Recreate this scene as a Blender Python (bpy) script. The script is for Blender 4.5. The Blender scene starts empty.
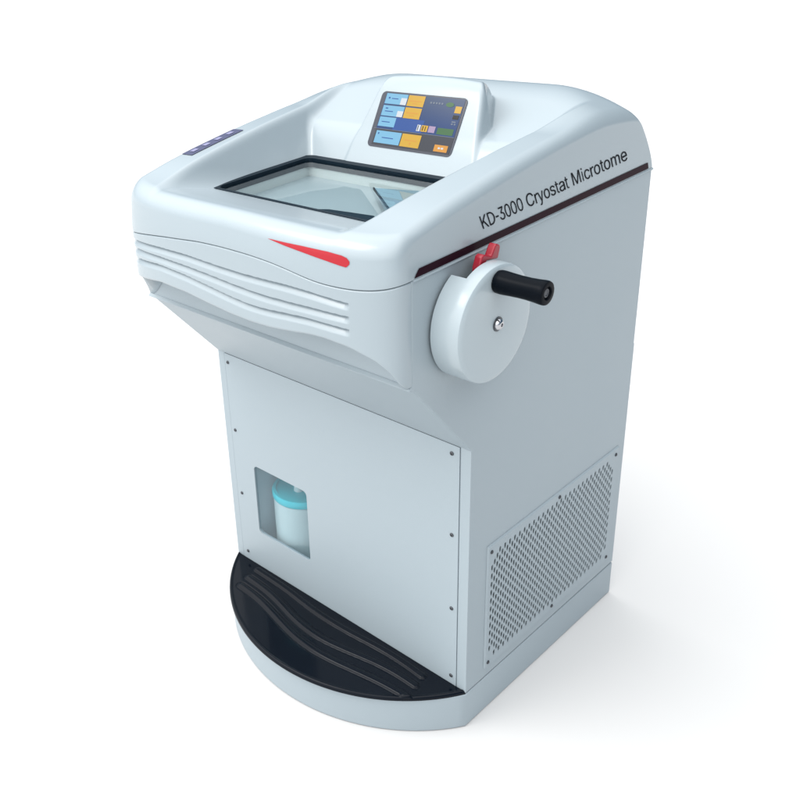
import bpy, bmesh, math, random
import numpy as np
from mathutils import Vector, Matrix
from mathutils.bvhtree import BVHTree

sc = bpy.context.scene
COL = sc.collection

# ------------------------------------------------------------------ camera
cam_d = bpy.data.cameras.new('camera')
cam_o = bpy.data.objects.new('camera', cam_d)
COL.objects.link(cam_o)
cam_o.location = (1.0454834010282188, -1.0742547327208987, 1.3767932892290056)
cam_o.rotation_euler = (1.1326693074098109, 0.09209447751160368, 0.8528141702264069)
cam_d.sensor_fit = 'HORIZONTAL'
cam_d.sensor_width = 36.0
cam_d.lens = 36.0 * 952.2819521056032 / 800.0
cam_d.shift_x = (400.0 - 218.77057271555648) / 800.0
cam_d.shift_y = (351.2509911352831 - 400.0) / 800.0
cam_d.clip_start = 0.02
cam_d.clip_end = 600.0
sc.camera = cam_o

# ------------------------------------------------------------------ world: a white studio dome, dim on the right
W = bpy.data.worlds.new('World')
sc.world = W
W.use_nodes = True
wn, wl = W.node_tree.nodes, W.node_tree.links
wn.clear()
w_out = wn.new('ShaderNodeOutputWorld')
w_bg = wn.new('ShaderNodeBackground')
w_tc = wn.new('ShaderNodeTexCoord')
w_dot = wn.new('ShaderNodeVectorMath'); w_dot.operation = 'DOT_PRODUCT'
w_dir = Vector((-0.15, -0.42, 0.90)).normalized()
w_dot.inputs[1].default_value = w_dir
w_ramp = wn.new('ShaderNodeValToRGB')
w_map = wn.new('ShaderNodeMapRange')
w_map.inputs[1].default_value = -1.0
w_map.inputs[2].default_value = 1.0
wl.new(w_tc.outputs['Generated'], w_dot.inputs[0])
wl.new(w_dot.outputs['Value'], w_map.inputs[0])
wl.new(w_map.outputs[0], w_ramp.inputs[0])
e = w_ramp.color_ramp.elements
e[0].position = 0.53; e[0].color = (0.015, 0.04, 0.065, 1)
e[1].position = 0.92; e[1].color = (1.0, 0.99, 0.975, 1)
w_m = e.new(0.66)
w_m.color = (0.26, 0.29, 0.32, 1)
wl.new(w_ramp.outputs[0], w_bg.inputs[0])
w_bg.inputs[1].default_value = 3.05
wl.new(w_bg.outputs[0], w_out.inputs[0])

# soft box above and in front, a little to the left
a_d = bpy.data.lights.new('softbox', 'AREA')
a_d.shape = 'RECTANGLE'; a_d.size = 1.8; a_d.size_y = 1.0
a_d.energy = 38.0
a_d.color = (1.0, 0.985, 0.965)
a_o = bpy.data.objects.new('softbox', a_d)
COL.objects.link(a_o)
a_o.location = (-0.9, -1.6, 3.1)
a_o.rotation_euler = (Vector((0, 0.1, 0.75)) - a_o.location).to_track_quat('-Z', 'Y').to_euler()

sc.view_settings.view_transform = 'Standard'
sc.view_settings.look = 'None'
sc.view_settings.exposure = 0.0
sc.view_settings.gamma = 1.0
sc.view_settings.use_curve_mapping = False

# ------------------------------------------------------------------ materials
def mat(name, col, rough=0.4, metal=0.0, bump=0.0, bscale=300.0, spec=0.5, coat=0.0, var=0.0, rvar=0.15, emit=None, estr=0.0):
    m = bpy.data.materials.new(name); m.use_nodes = True
    n, l = m.node_tree.nodes, m.node_tree.links
    b = n['Principled BSDF']
    b.inputs['Base Color'].default_value = (*col, 1)
    b.inputs['Roughness'].default_value = rough
    b.inputs['Metallic'].default_value = metal
    b.inputs['Specular IOR Level'].default_value = spec
    b.inputs['Coat Weight'].default_value = coat
    b.inputs['Coat Roughness'].default_value = 0.08
    tc = n.new('ShaderNodeTexCoord')
    if var > 0:
        nz = n.new('ShaderNodeTexNoise'); nz.inputs['Scale'].default_value = 7.0; nz.inputs['Detail'].default_value = 6
        mx = n.new('ShaderNodeMix'); mx.data_type = 'RGBA'
        mx.inputs[6].default_value = (*[c * (1 - var) for c in col], 1)
        mx.inputs[7].default_value = (*[min(1, c * (1 + var)) for c in col], 1)
        l.new(tc.outputs['Object'], nz.inputs['Vector']); l.new(nz.outputs['Fac'], mx.inputs[0]); l.new(mx.outputs[2], b.inputs['Base Color'])
        mr = n.new('ShaderNodeMapRange'); mr.inputs[3].default_value = rough * (1 - rvar); mr.inputs[4].default_value = rough * (1 + rvar)
        l.new(nz.outputs['Fac'], mr.inputs[0]); l.new(mr.outputs[0], b.inputs['Roughness'])
    if bump > 0:
        nz2 = n.new('ShaderNodeTexNoise'); nz2.inputs['Scale'].default_value = bscale; nz2.inputs['Detail'].default_value = 3
        bp = n.new('ShaderNodeBump'); bp.inputs['Strength'].default_value = bump; bp.inputs['Distance'].default_value = 0.001
        l.new(tc.outputs['Object'], nz2.inputs['Vector']); l.new(nz2.outputs['Fac'], bp.inputs['Height']); l.new(bp.outputs[0], b.inputs['Normal'])
    if emit:
        b.inputs['Emission Color'].default_value = (*emit, 1)
        b.inputs['Emission Strength'].default_value = estr
    return m

M = {}
M['paint'] = mat('powder_coat', (0.296, 0.350, 0.383), 0.42, bump=0.16, bscale=420, var=0.015)
M['abs'] = mat('moulded_plastic', (0.292, 0.344, 0.376), 0.24, bump=0.05, bscale=500, var=0.01, coat=0.15)
M['wheel'] = mat('wheel_enamel', (0.350, 0.410, 0.442), 0.26, bump=0.05, bscale=500, var=0.01, coat=0.15)
M['black_pad'] = mat('black_rubber_gloss', (0.002, 0.004, 0.008), 0.13, bump=0.025, bscale=300, var=0.3, rvar=0.6, spec=0.15)
M['dark'] = mat('dark_interior', (0.02, 0.025, 0.03), 0.8)
M['stripe'] = mat('dark_maroon_stripe', (0.017, 0.005, 0.010), 0.3, spec=0.035)
M['red'] = mat('red_decal', (0.36, 0.005, 0.014), 0.35)
M['lever'] = mat('red_plastic', (0.30, 0.012, 0.026), 0.32, bump=0.04)
M['ink'] = mat('black_ink', (0.010, 0.011, 0.014), 0.6, spec=0.03)
M['handle'] = mat('black_plastic', (0.002, 0.0035, 0.006), 0.32, bump=0.05, bscale=600, spec=0.05)
M['chrome'] = mat('bright_steel', (0.5, 0.5, 0.52), 0.18, metal=1.0)
M['screw'] = mat('dark_screw', (0.08, 0.085, 0.095), 0.35, metal=0.8)
M['gasket'] = mat('dark_gasket', (0.005, 0.012, 0.020), 0.4, spec=0.07)
M['liner'] = mat('chamber_liner', (0.56, 0.60, 0.60), 0.35, var=0.03)
M['tray'] = mat('chamber_floor', (0.33, 0.38, 0.38), 0.4, var=0.06)
M['reflect'] = mat('reflection_grey', (0.20, 0.30, 0.36), 0.45, metal=0.2, var=0.05)  # the console's reflection in the window, put into a plate's colour
M['bezel'] = mat('screen_bezel', (0.035, 0.04, 0.055), 0.18, spec=0.3)
M['strip'] = mat('button_strip', (0.055, 0.06, 0.12), 0.4, spec=0.3)
M['button'] = mat('button_cap', (0.20, 0.20, 0.33), 0.45)
M['bottle'] = mat('translucent_bottle', (0.52, 0.63, 0.65), 0.3, bump=0.03, bscale=60)
M['lid'] = mat('turquoise_lid', (0.01, 0.52, 0.61), 0.3)
M['knob'] = mat('pale_plastic', (0.65, 0.78, 0.80), 0.35)
M['recess'] = mat('recess_wall', (0.42, 0.52, 0.57), 0.6)
M['floor'] = mat('white_floor', (0.59, 0.59, 0.59), 0.9, spec=0.0)

def emat(name, col, s):
    return mat(name, tuple(c * 0.10 for c in col), 0.15, spec=0.2, emit=col, estr=s * 0.95)

def glass(name, tint, refl, haze=0.0, hcol=(0.5, 0.62, 0.68)):
    m = bpy.data.materials.new(name); m.use_nodes = True
    n, l = m.node_tree.nodes, m.node_tree.links; n.clear()
    o = n.new('ShaderNodeOutputMaterial'); t = n.new('ShaderNodeBsdfTransparent'); g = n.new('ShaderNodeBsdfGlossy')
    t.inputs[0].default_value = (*tint, 1); g.inputs['Roughness'].default_value = 0.02
    f = n.new('ShaderNodeFresnel'); f.inputs[0].default_value = 1.32
    ad = n.new('ShaderNodeMath'); ad.operation = 'MULTIPLY_ADD'; ad.inputs[1].default_value = 1.0; ad.inputs[2].default_value = refl
    mx = n.new('ShaderNodeMixShader')
    ge = n.new('ShaderNodeNewGeometry'); fr = n.new('ShaderNodeMath'); fr.operation = 'SUBTRACT'; fr.inputs[0].default_value = 1.0
    mu = n.new('ShaderNodeMath'); mu.operation = 'MULTIPLY'
    l.new(ge.outputs['Backfacing'], fr.inputs[1])            # the far side of the pane only transmits
    l.new(f.outputs[0], ad.inputs[0]); l.new(ad.outputs[0], mu.inputs[0]); l.new(fr.outputs[0], mu.inputs[1]); l.new(mu.outputs[0], mx.inputs[0])
    df = n.new('ShaderNodeBsdfDiffuse'); df.inputs[0].default_value = (*hcol, 1); hz = n.new('ShaderNodeMixShader'); hz.inputs[0].default_value = haze
    l.new(t.outputs[0], hz.inputs[1]); l.new(df.outputs[0], hz.inputs[2])
    l.new(hz.outputs[0], mx.inputs[1]); l.new(g.outputs[0], mx.inputs[2]); l.new(mx.outputs[0], o.inputs[0])
    return m
M['glass'] = glass('window_glass', (0.92, 0.95, 0.95), 0.02)
M['acrylic'] = glass('acrylic_pane', (0.93, 0.96, 0.97), 0.02, 0.09, (0.24, 0.34, 0.40))

# ------------------------------------------------------------------ helpers
def link(name, me, m, parent, smooth=None):
    o = bpy.data.objects.new(name, me); COL.objects.link(o)
    if m is not None:
        for k in (m if isinstance(m, (list, tuple)) else [m]): me.materials.append(k)
    if parent is not None: o.parent = parent
    if smooth is not None:
        me.polygons.foreach_set('use_smooth', [True] * len(me.polygons))
        if smooth < 179: me.set_sharp_from_angle(angle=math.radians(smooth))
    return o

def obj(name, V, F, m, parent=None, smooth=None, fix=True):
    me = bpy.data.meshes.new(name)
    me.from_pydata([tuple(map(float, v)) for v in V], [], [tuple(map(int, f)) for f in F]); me.update()
    if fix:
        b = bmesh.new(); b.from_mesh(me); bmesh.ops.recalc_face_normals(b, faces=b.faces); b.to_mesh(me); b.free()
    return link(name, me, m, parent, smooth)

def bobj(name, b, m, parent=None, smooth=None):
    me = bpy.data.meshes.new(name)
    bmesh.ops.recalc_face_normals(b, faces=b.faces)
    b.to_mesh(me); b.free()
    return link(name, me, m, parent, smooth)

def bevel(o, w, seg=2, ang=30):
    md = o.modifiers.new('bevel', 'BEVEL'); md.width = w; md.segments = seg
    md.limit_method = 'ANGLE'; md.angle_limit = math.radians(ang); md.harden_normals = False
    return o

def prism_pts(pts2, axis, a0, a1):
    """closed prism of a 2-D outline swept along an axis; returns V,F"""
    n = len(pts2); V = []
    for a in (a0, a1):
        for p, q in pts2:
            V.append({'x': (a, p, q), 'y': (p, a, q), 'z': (p, q, a)}[axis])
    F = [list(range(n))[::-1], list(range(n, 2 * n))] + [[i, (i + 1) % n, n + (i + 1) % n, n + i] for i in range(n)]
    return V, F

def rrect(x0, x1, y0, y1, r, n=6):
    P = []
    for cx, cy, a in ((x1 - r, y1 - r, 0), (x0 + r, y1 - r, 90), (x0 + r, y0 + r, 180), (x1 - r, y0 + r, 270)):
        for i in range(n + 1):
            t = math.radians(a + 90 * i / n); P.append((cx + r * math.cos(t), cy + r * math.sin(t)))
    return P

def lathe(prof, n, origin, axis='x'):
    """profile [(a, r)] revolved about an axis"""
    V = []; F = []
    for a, r in prof:
        for i in range(n):
            t = 2 * math.pi * i / n; c, s = r * math.cos(t), r * math.sin(t)
            v = {'x': (a, c, s), 'y': (c, a, s), 'z': (c, s, a)}[axis]
            V.append(tuple(v[k] + origin[k] for k in range(3)))
    for j in range(len(prof) - 1):
        for i in range(n):
            F.append((j * n + i, j * n + (i + 1) % n, (j + 1) * n + (i + 1) % n, (j + 1) * n + i))
    F.append(list(range(n))); F.append([(len(prof) - 1) * n + i for i in range(n)][::-1])
    return V, F

def grid_faces(nu, nv, closed=False):
    F = []
    for j in range(nv - 1):
        for i in range(nu if closed else nu - 1):
            i2 = (i + 1) % nu
            F.append((j * nu + i, j * nu + i2, (j + 1) * nu + i2, (j + 1) * nu + i))
    return F

# ------------------------------------------------------------------ setting
gr = 150.0
floor = obj('floor', [(-gr, -gr, 0), (gr, -gr, 0), (gr, gr, 0), (-gr, gr, 0)], [(0, 1, 2, 3)], M['floor'])
floor['kind'] = 'structure'

# ------------------------------------------------------------------ the machine
root = bpy.data.objects.new('laboratory_cryostat', None); COL.objects.link(root)
root.location = (0, 0, 0)
root['label'] = 'white floor-standing cryostat microtome with sloped touchscreen console, hand crank and black foot step'
root['category'] = 'lab machine'

H = 0.30
D = 0.5016; hb = 0.0807; h1 = 0.5784; hs = 0.9060; yf = -0.1433; zf = 0.745
SB, NB = 0.065, 2.7            # bow of the head
def bow(x, s=SB, w=H, n=NB): return yf - s * (max(0.0, 1 - abs(x / w) ** n)) ** (1 / n)

# --- cabinet shell: side sheets (right one with an opening for the grille), back, inclined underside, front flanges
gy0, gy1, gz0, gz1 = 0.053, 0.4765, 0.1035, 0.3665
oy0, oy1, oz0, oz1 = 0.060, 0.462, 0.118, 0.352
b = bmesh.new()
def face(b, pts): return b.faces.new([b.verts.new(p) for p in pts])
def quad_grid(b, x, ys, zs, hole):
    for i in range(len(ys) - 1):
        for j in range(len(zs) - 1):
            if (i, j) in hole: continue
            face(b, [(x, ys[i], zs[j]), (x, ys[i + 1], zs[j]), (x, ys[i + 1], zs[j + 1]), (x, ys[i], zs[j + 1])])
FL = 0.0205
quad_grid(b, H, [0, oy0, oy1, D], [hb, oz0, oz1, h1], {(1, 1)})
up = [(0, h1), (oy0, h1), (oy1, h1), (D, h1), (D, hs), (yf, hs), (yf, zf)]
face(b, [(H, y, z) for y, z in up])
face(b, [(-H, y, z) for y, z in [(0, hb), (D, hb), (D, h1), (D, hs), (yf, hs), (yf, zf), (0, h1)]])
face(b, [(-H, D, hb), (H, D, hb), (H, D, h1), (-H, D, h1)])
face(b, [(-H, D, h1), (H, D, h1), (H, D, hs), (-H, D, hs)])
for s in (-1, 1):                                       # front flanges
    face(b, [(s * H, 0, hb), (s * (H - FL), 0, hb), (s * (H - FL), 0, h1), (s * H, 0, h1)])
    face(b, [(s * (H - FL), 0, hb), (s * (H - FL), 0.012, hb), (s * (H - FL), 0.012, h1), (s * (H - FL), 0, h1)])
face(b, [(-H, 0, h1), (H, 0, h1), (H, yf, zf), (-H, yf, zf)])
face(b, [(-H, yf, zf), (H, yf, zf), (H, yf, hs), (-H, yf, hs)])
face(b, [(-H, yf, hs), (H, yf, hs), (H, D, hs), (-H, D, hs)][::1])
bmesh.ops.remove_doubles(b, verts=b.verts, dist=1e-5)
cab = bevel(bobj('cabinet', b, M['paint'], root), 0.0022, 2)
# opening recess behind the grille
b = bmesh.new()
x1 = H - 0.045
for p in ([(H - .001, oy0, oz0), (H - .001, oy1, oz0), (x1, oy1, oz0), (x1, oy0, oz0)], [(H - .001, oy0, oz1), (H - .001, oy1, oz1), (x1, oy1, oz1), (x1, oy0, oz1)],
          [(H - .001, oy0, oz0), (H - .001, oy0, oz1), (x1, oy0, oz1), (x1, oy0, oz0)], [(H - .001, oy1, oz0), (H - .001, oy1, oz1), (x1, oy1, oz1), (x1, oy1, oz0)],
          [(x1, oy0, oz0), (x1, oy1, oz0), (x1, oy1, oz1), (x1, oy0, oz1)]):
    face(b, p)
bobj('vent_recess', b, M['dark'], root)

# --- perforated grille plate
def grille():
    V = []; F = []
    cy, cz = 0.0073, 0.0178
    ny, nz = 55, 13
    Y0 = 0.5 * (oy0 + oy1) - ny * cy / 2; Z0 = 0.5 * (oz0 + oz1) - (nz + .5) * cz / 2
    xf = H + 0.003; xb = H + 0.0012
    hw, hh = 0.0028, 0.0062
    slot = []
    for i in range(12):
        t = 2 * math.pi * (i + .5) / 12
        slot.append((hw * math.copysign(abs(math.cos(t)) ** .8, math.cos(t)), hh * math.copysign(abs(math.sin(t)) ** .75, math.sin(t))))
    def add(p): V.append(p); return len(V) - 1
    def cell(y0, y1, z0, z1, hole):
        if not hole:
            F.append([add((xf, y0, z0)), add((xf, y1, z0)), add((xf, y1, z1)), add((xf, y0, z1))]); return
        yc, zc = (y0 + y1) / 2, (z0 + z1) / 2
        # outer ring: 12 points on the rectangle matching the slot angles
        out = []
        per = [(1, -.33), (1, .33), None]
        ring = [(1, .25), (1, .75), (.4, 1), (-.4, 1), (-1, .75), (-1, .25), (-1, -.25), (-1, -.75), (-.4, -1), (.4, -1), (1, -.75), (1, -.25)]
        ext = {1: (1, 1), 3: (-1, 1), 7: (-1, -1), 9: (1, -1)}
        a = [add((xf, yc + u * (y1 - y0) / 2, zc + v * (z1 - z0) / 2)) for u, v in ring]
        cr = {1: add((xf, y1, z1)), 4: add((xf, y0, z1)), 7: add((xf, y0, z0)), 10: add((xf, y1, z0))}
        # slot order starts at 15 degrees: use same index order
        i_f = [add((xf, yc + p, zc + q)) for p, q in slot]
        i_b = [add((xb, yc + p, zc + q)) for p, q in slot]
        corner_after = {1: (y1, z1), 3: (y0, z1), 7: (y0, z0), 9: (y1, z0)}
        for i in range(12):
            j = (i + 1) % 12
            f = [a[i]]
            if i in corner_after: f.append(add((xf, *corner_after[i])))
            f += [a[j], i_f[j], i_f[i]]
            F.append(f)
            F.append([i_f[i], i_f[j], i_b[j], i_b[i]])
    lim = lambda y, z: (y - Y0 > .0 and z > Z0)
    for i in range(ny):
        y0 = Y0 + i * cy; off = (cz / 2) * (i % 2)
        zt = Z0 + (nz + .5) * cz
        if off > 0: cell(y0, y0 + cy, Z0, Z0 + off, False)
        else: cell(y0, y0 + cy, Z0 + nz * cz, zt, False)
        for j in range(nz):
            z0 = Z0 + off + j * cz
            corner = min(i, ny - 1 - i) + 2.2 * min(j, nz - 1 - j)
            cell(y0, y0 + cy, z0, z0 + cz, corner >= 1.6)
    Y1 = Y0 + ny * cy; Z1 = Z0 + (nz + .5) * cz
    for r in ((gy0, gy1, gz0, Z0), (gy0, gy1, Z1, gz1), (gy0, Y0, Z0, Z1), (Y1, gy1, Z0, Z1)):
        cell(*r, False)
    bq = [(gy0, gz0), (gy1, gz0), (gy1, gz1), (gy0, gz1)]
    for k in range(4):                                  # chamfered rim of the plate
        p, q = bq[k], bq[(k + 1) % 4]
        g = lambda t: (t[0] + (0.0025 if t[0] > .2 else -0.0025), t[1] + (0.0025 if t[1] > .2 else -0.0025))
        F.append([add((xf, *p)), add((xf, *q)), add((H + .0003, *g(q))), add((H + .0003, *g(p)))])
    return obj('vent_grille', V, F, M['paint'], root, fix=False)
gri = grille()
b = bmesh.new(); b.from_mesh(gri.data); bmesh.ops.remove_doubles(b, verts=b.verts, dist=2e-6)
bmesh.ops.recalc_face_normals(b, faces=b.faces); b.to_mesh(gri.data); b.free()

def screw_mesh(r=0.0036, h=0.0022):
    prof = [(0, r), (h * .45, r), (h * .85, r * .75), (h, r * .35), (h * 1.0, r * .3), (h * .5, r * .25)]
    V, F = lathe(prof, 16, (0, 0, 0), 'x')
    me = bpy.data.meshes.new('screw'); me.from_pydata(V, [], F); me.update()
    bb = bmesh.new(); bb.from_mesh(me); bmesh.ops.recalc_face_normals(bb, faces=bb.faces); bb.to_mesh(me); bb.free()
    me.materials.append(M['screw']); me.polygons.foreach_set('use_smooth', [True] * len(me.polygons)); me.set_sharp_from_angle(angle=math.radians(40))
    return me
SM = screw_mesh()
def screw(parent, loc, axis):
    o = bpy.data.objects.new('screw', SM); COL.objects.link(o); o.parent = parent; o.location = loc
    if axis == '-y': o.rotation_euler = (0, 0, -math.pi / 2)
    return o
for y, z in ((0.0605, 0.3545), (0.2685, 0.3585), (0.4665, 0.3545), (0.4665, 0.1125), (0.2665, 0.1115), (0.0605, 0.1125)):
    screw(gri, (H + .003, y, z), 'x')

# --- front panel with rounded window opening
def front_panel():
    px = H - FL - 0.0004; z0, z1 = hb + 0.002, h1 - 0.0010
    wx0, wx1, wz0, wz1 = -0.2205, -0.0718, 0.1745, 0.3400
    ring = rrect(wx0, wx1, wz0, wz1, 0.010, 6)
    b = bmesh.new(); y = -0.0006; yb = 0.006
    outer = []
    cx, cz = (wx0 + wx1) / 2, (wz0 + wz1) / 2
    n = len(ring); k = n // 4
    crn = [(wx1, wz1), (wx0, wz1), (wx0, wz0), (wx1, wz0)]
    fv = [b.verts.new((p, y, q)) for p, q in ring]; bv = [b.verts.new((p, yb, q)) for p, q in ring]
    cv = [b.verts.new((p, y, q)) for p, q in crn]
    for c in range(4):
        for i in range(k - 1): b.faces.new([cv[c], fv[c * k + i], fv[c * k + i + 1]])
        a, d = fv[c * k + k - 1], fv[(c * k + k) % n]
        b.faces.new([cv[c], a, d, cv[(c + 1) % 4]])
    for i in range(n): b.faces.new([fv[i], fv[(i + 1) % n], bv[(i + 1) % n], bv[i]])
    xs = [-px, wx0, wx1, px]; zs = [z0, wz0, wz1, z1]
    for i in range(3):
        for j in range(3):
            if (i, j) == (1, 1): continue
            face(b, [(xs[i], y, zs[j]), (xs[i + 1], y, zs[j]), (xs[i + 1], y, zs[j + 1]), (xs[i], y, zs[j + 1])])
    P = [(-px, z0), (px, z0), (px, z1), (-px, z1)]
    for i in range(4):
        (p, q), (r, s) = P[i], P[(i + 1) % 4]
        face(b, [(p, y, q), (r, y, s), (r, yb, s), (p, yb, q)])
    bmesh.ops.remove_doubles(b, verts=b.verts, dist=1e-5)
    o = bobj('front_panel', b, M['paint'], root)
    # viewing pane and the pocket behind it
    V, F = prism_pts(rrect(wx0 + .0004, wx1 - .0004, wz0 + .0004, wz1 - .0004, 0.0098), 'y', 0.0022, 0.0045)
    obj('viewing_pane', V, F, M['acrylic'], o)
    bb = bmesh.new(); X0, X1, Z0, Z1, Y0, Y1 = wx0 - .012, wx1 + .012, wz0 - .060, wz1 + .03, .0062, .16
    for f in ([(X0, Y0, Z0), (X1, Y0, Z0), (X1, Y1, Z0), (X0, Y1, Z0)], [(X0, Y0, Z1), (X1, Y0, Z1), (X1, Y1, Z1), (X0, Y1, Z1)],
              [(X0, Y0, Z0), (X0, Y1, Z0), (X0, Y1, Z1), (X0, Y0, Z1)], [(X1, Y0, Z0), (X1, Y1, Z0), (X1, Y1, Z1), (X1, Y0, Z1)],
              [(X0, Y1, Z0), (X1, Y1, Z0), (X1, Y1, Z1), (X0, Y1, Z1)]): face(bb, f)
    bobj('bottle_recess', bb, M['recess'], root)
    return o, Z0
fp, recess_z = front_panel()
for x, z in ((.2645, .5615), (.2665, .4055), (.268, .2528), (.269, .1020), (-.271, .5590), (-.268, .4055), (-.266, .2534), (-.264, .1044)):
    screw(fp, (x, -.0006, z), '-y')

# --- lip of the inclined underside (sheet edge that catches the light)
V, F = prism_pts([(yf - .0060, zf - .0006), (yf + .006, zf - .0068), (yf + .006, zf + .0050), (yf - .0006, zf + .0042)], 'x', -H + .0004, H - .0004)
bevel(obj('sheet_lip', V, F, M['paint'], root), .0006, 1)

# --- plinth and foot step
def arc_plan(s, w, y0=0.0, n=48, yback=None):
    R = (w * w + s * s) / (2 * s); cy = y0 - s + R; a = math.asin(w / R)
    return [(R * math.sin(-a + 2 * a * i / n), cy - R * math.cos(-a + 2 * a * i / n)) for i in range(n + 1)]
wb = H + .0008
pl = arc_plan(.168, wb) + [(wb, D), (-wb, D)]
V, F = prism_pts(pl, 'z', 0.0015, hb - .0035)
bevel(obj('plinth', V, F, M['paint'], root, smooth=35), .0018, 2, 40)

RID = [[(-0.2208, -0.0153), (-0.1289, -0.0168), (-0.0382, -0.0281), (0.0447, -0.0268), (0.1244, -0.0176), (0.1906, -0.0176), (0.2218, -0.0218)],
       [(-0.2159, -0.0454), (-0.1385, -0.048), (-0.0546, -0.0712), (0.0102, -0.0789), (0.0797, -0.0659), (0.1433, -0.05), (0.2052, -0.0458), (0.2271, -0.0485)],
       [(-0.2085, -0.0743), (-0.1586, -0.0738), (-0.0838, -0.0913), (-0.0078, -0.1088), (0.0556, -0.1075), (0.1223, -0.0942), (0.1862, -0.0814), (0.234, -0.0797)]]
def smooth_poly(P, n=80):
    P = np.array(P); t = np.r_[0, np.cumsum(np.linalg.norm(np.diff(P, axis=0), axis=1))]
    u = np.linspace(0, t[-1], n); Q = np.stack([np.interp(u, t, P[:, k]) for k in range(2)], 1)
    for _ in range(60):
        Q[1:-1] = .5 * Q[1:-1] + .25 * (Q[2:] + Q[:-2])
    return Q
def pad():
    s, w = .178, H - .0005
    R = (w * w + s * s) / (2 * s); cy = -s + R
    nu, nv = 360, 130
    X = np.linspace(-w, w, nu)
    yfr = cy - np.sqrt(R * R - X ** 2)
    T = np.linspace(0, 1, nv)
    XX = np.repeat(X[None], nv, 0); YY = yfr[None] * (1 - T[:, None]) + (-.0012) * T[:, None]
    d = np.full(XX.shape, 9.0)
    for P in RID:
        Q = smooth_poly(P)
        for i in range(len(Q) - 1):
            a, c = Q[i], Q[i + 1]; ab = c - a
            t = np.clip(((XX - a[0]) * ab[0] + (YY - a[1]) * ab[1]) / (ab @ ab), 0, 1)
            d = np.minimum(d, np.hypot(XX - a[0] - t * ab[0], YY - a[1] - t * ab[1]))
    rr = .0074
    Z = .0838 + .0038 * np.sqrt(np.clip(1 - (d / rr) ** 2, 0, 1))
    Z -= .0007 * np.exp(-((d - .0096) / .0018) ** 2)
    de = R - np.hypot(XX, YY - cy)                      # rim lip
    Z += .0016 * np.exp(-((de - .004) / .0022) ** 2)
    Z -= .003 * np.clip(1 - de / .0022, 0, 1) ** 2
    V = np.stack([XX, YY, Z], -1).reshape(-1, 3).tolist(); F = grid_faces(nu, nv)
    nb = len(V)
    V += [(x, y, .0775) for x, y in zip(X, yfr)]
    F += [(i, i + 1, nb + i + 1, nb + i) for i in range(nu - 1)]
    o = obj('foot_pad', V, F, M['black_pad'], root, smooth=60)
pad()

# --- moulded front cover with three wavy grooves
SEAM = ([-.30, -.29, -.262, -.198, -.15, -.063, -.009, .051, .095, .127, .172, .197, .237, .264, .285, .296, .30],
        [.873, .877, .883, .894, .901, .911, .9135, .9135, .911, .907, .899, .8965, .896, .898, .901, .904, .906])
EDGE = ([-.30, -.296, -.285, -.271, -.184, -.111, -.047, 0, .045, .088, .119, .167, .193, .233, .269, .291, .30],
        [.782, .788, .794, .799, .8135, .8145, .809, .8055, .804, .805, .808, .8135, .8135, .808, .794, .774, .7475])
G1 = ([-.29, -.243, -.171, -.099, -.037, .021, .075, .125, .171, .228], [.864, .869, .876, .8795, .878, .877, .878, .8795, .878, .873])
G2 = ([-.29, -.23, -.174, -.103, -.04, .018, .072, .123, .169, .227], [.849, .855, .859, .86, .858, .8545, .853, .8535, .8545, .853])
G3 = ([-.29, -.23, -.178, -.106, -.043, .004, .042, .08, .121, .168, .227], [.830, .838, .844, .8435, .838, .833, .8305, .831, .8345, .837, .834])
def sm_tab(T, n=241, it=40):
    x = np.linspace(T[0][0], T[0][-1], n); z = np.interp(x, *T)
    for _ in range(it): z[1:-1] = .5 * z[1:-1] + .25 * (z[2:] + z[:-2])
    return x, z
SEAM, G1, G2, G3 = sm_tab(SEAM), sm_tab(G1), sm_tab(G2), sm_tab(G3)
EDGE = sm_tab(EDGE, it=12)

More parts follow.
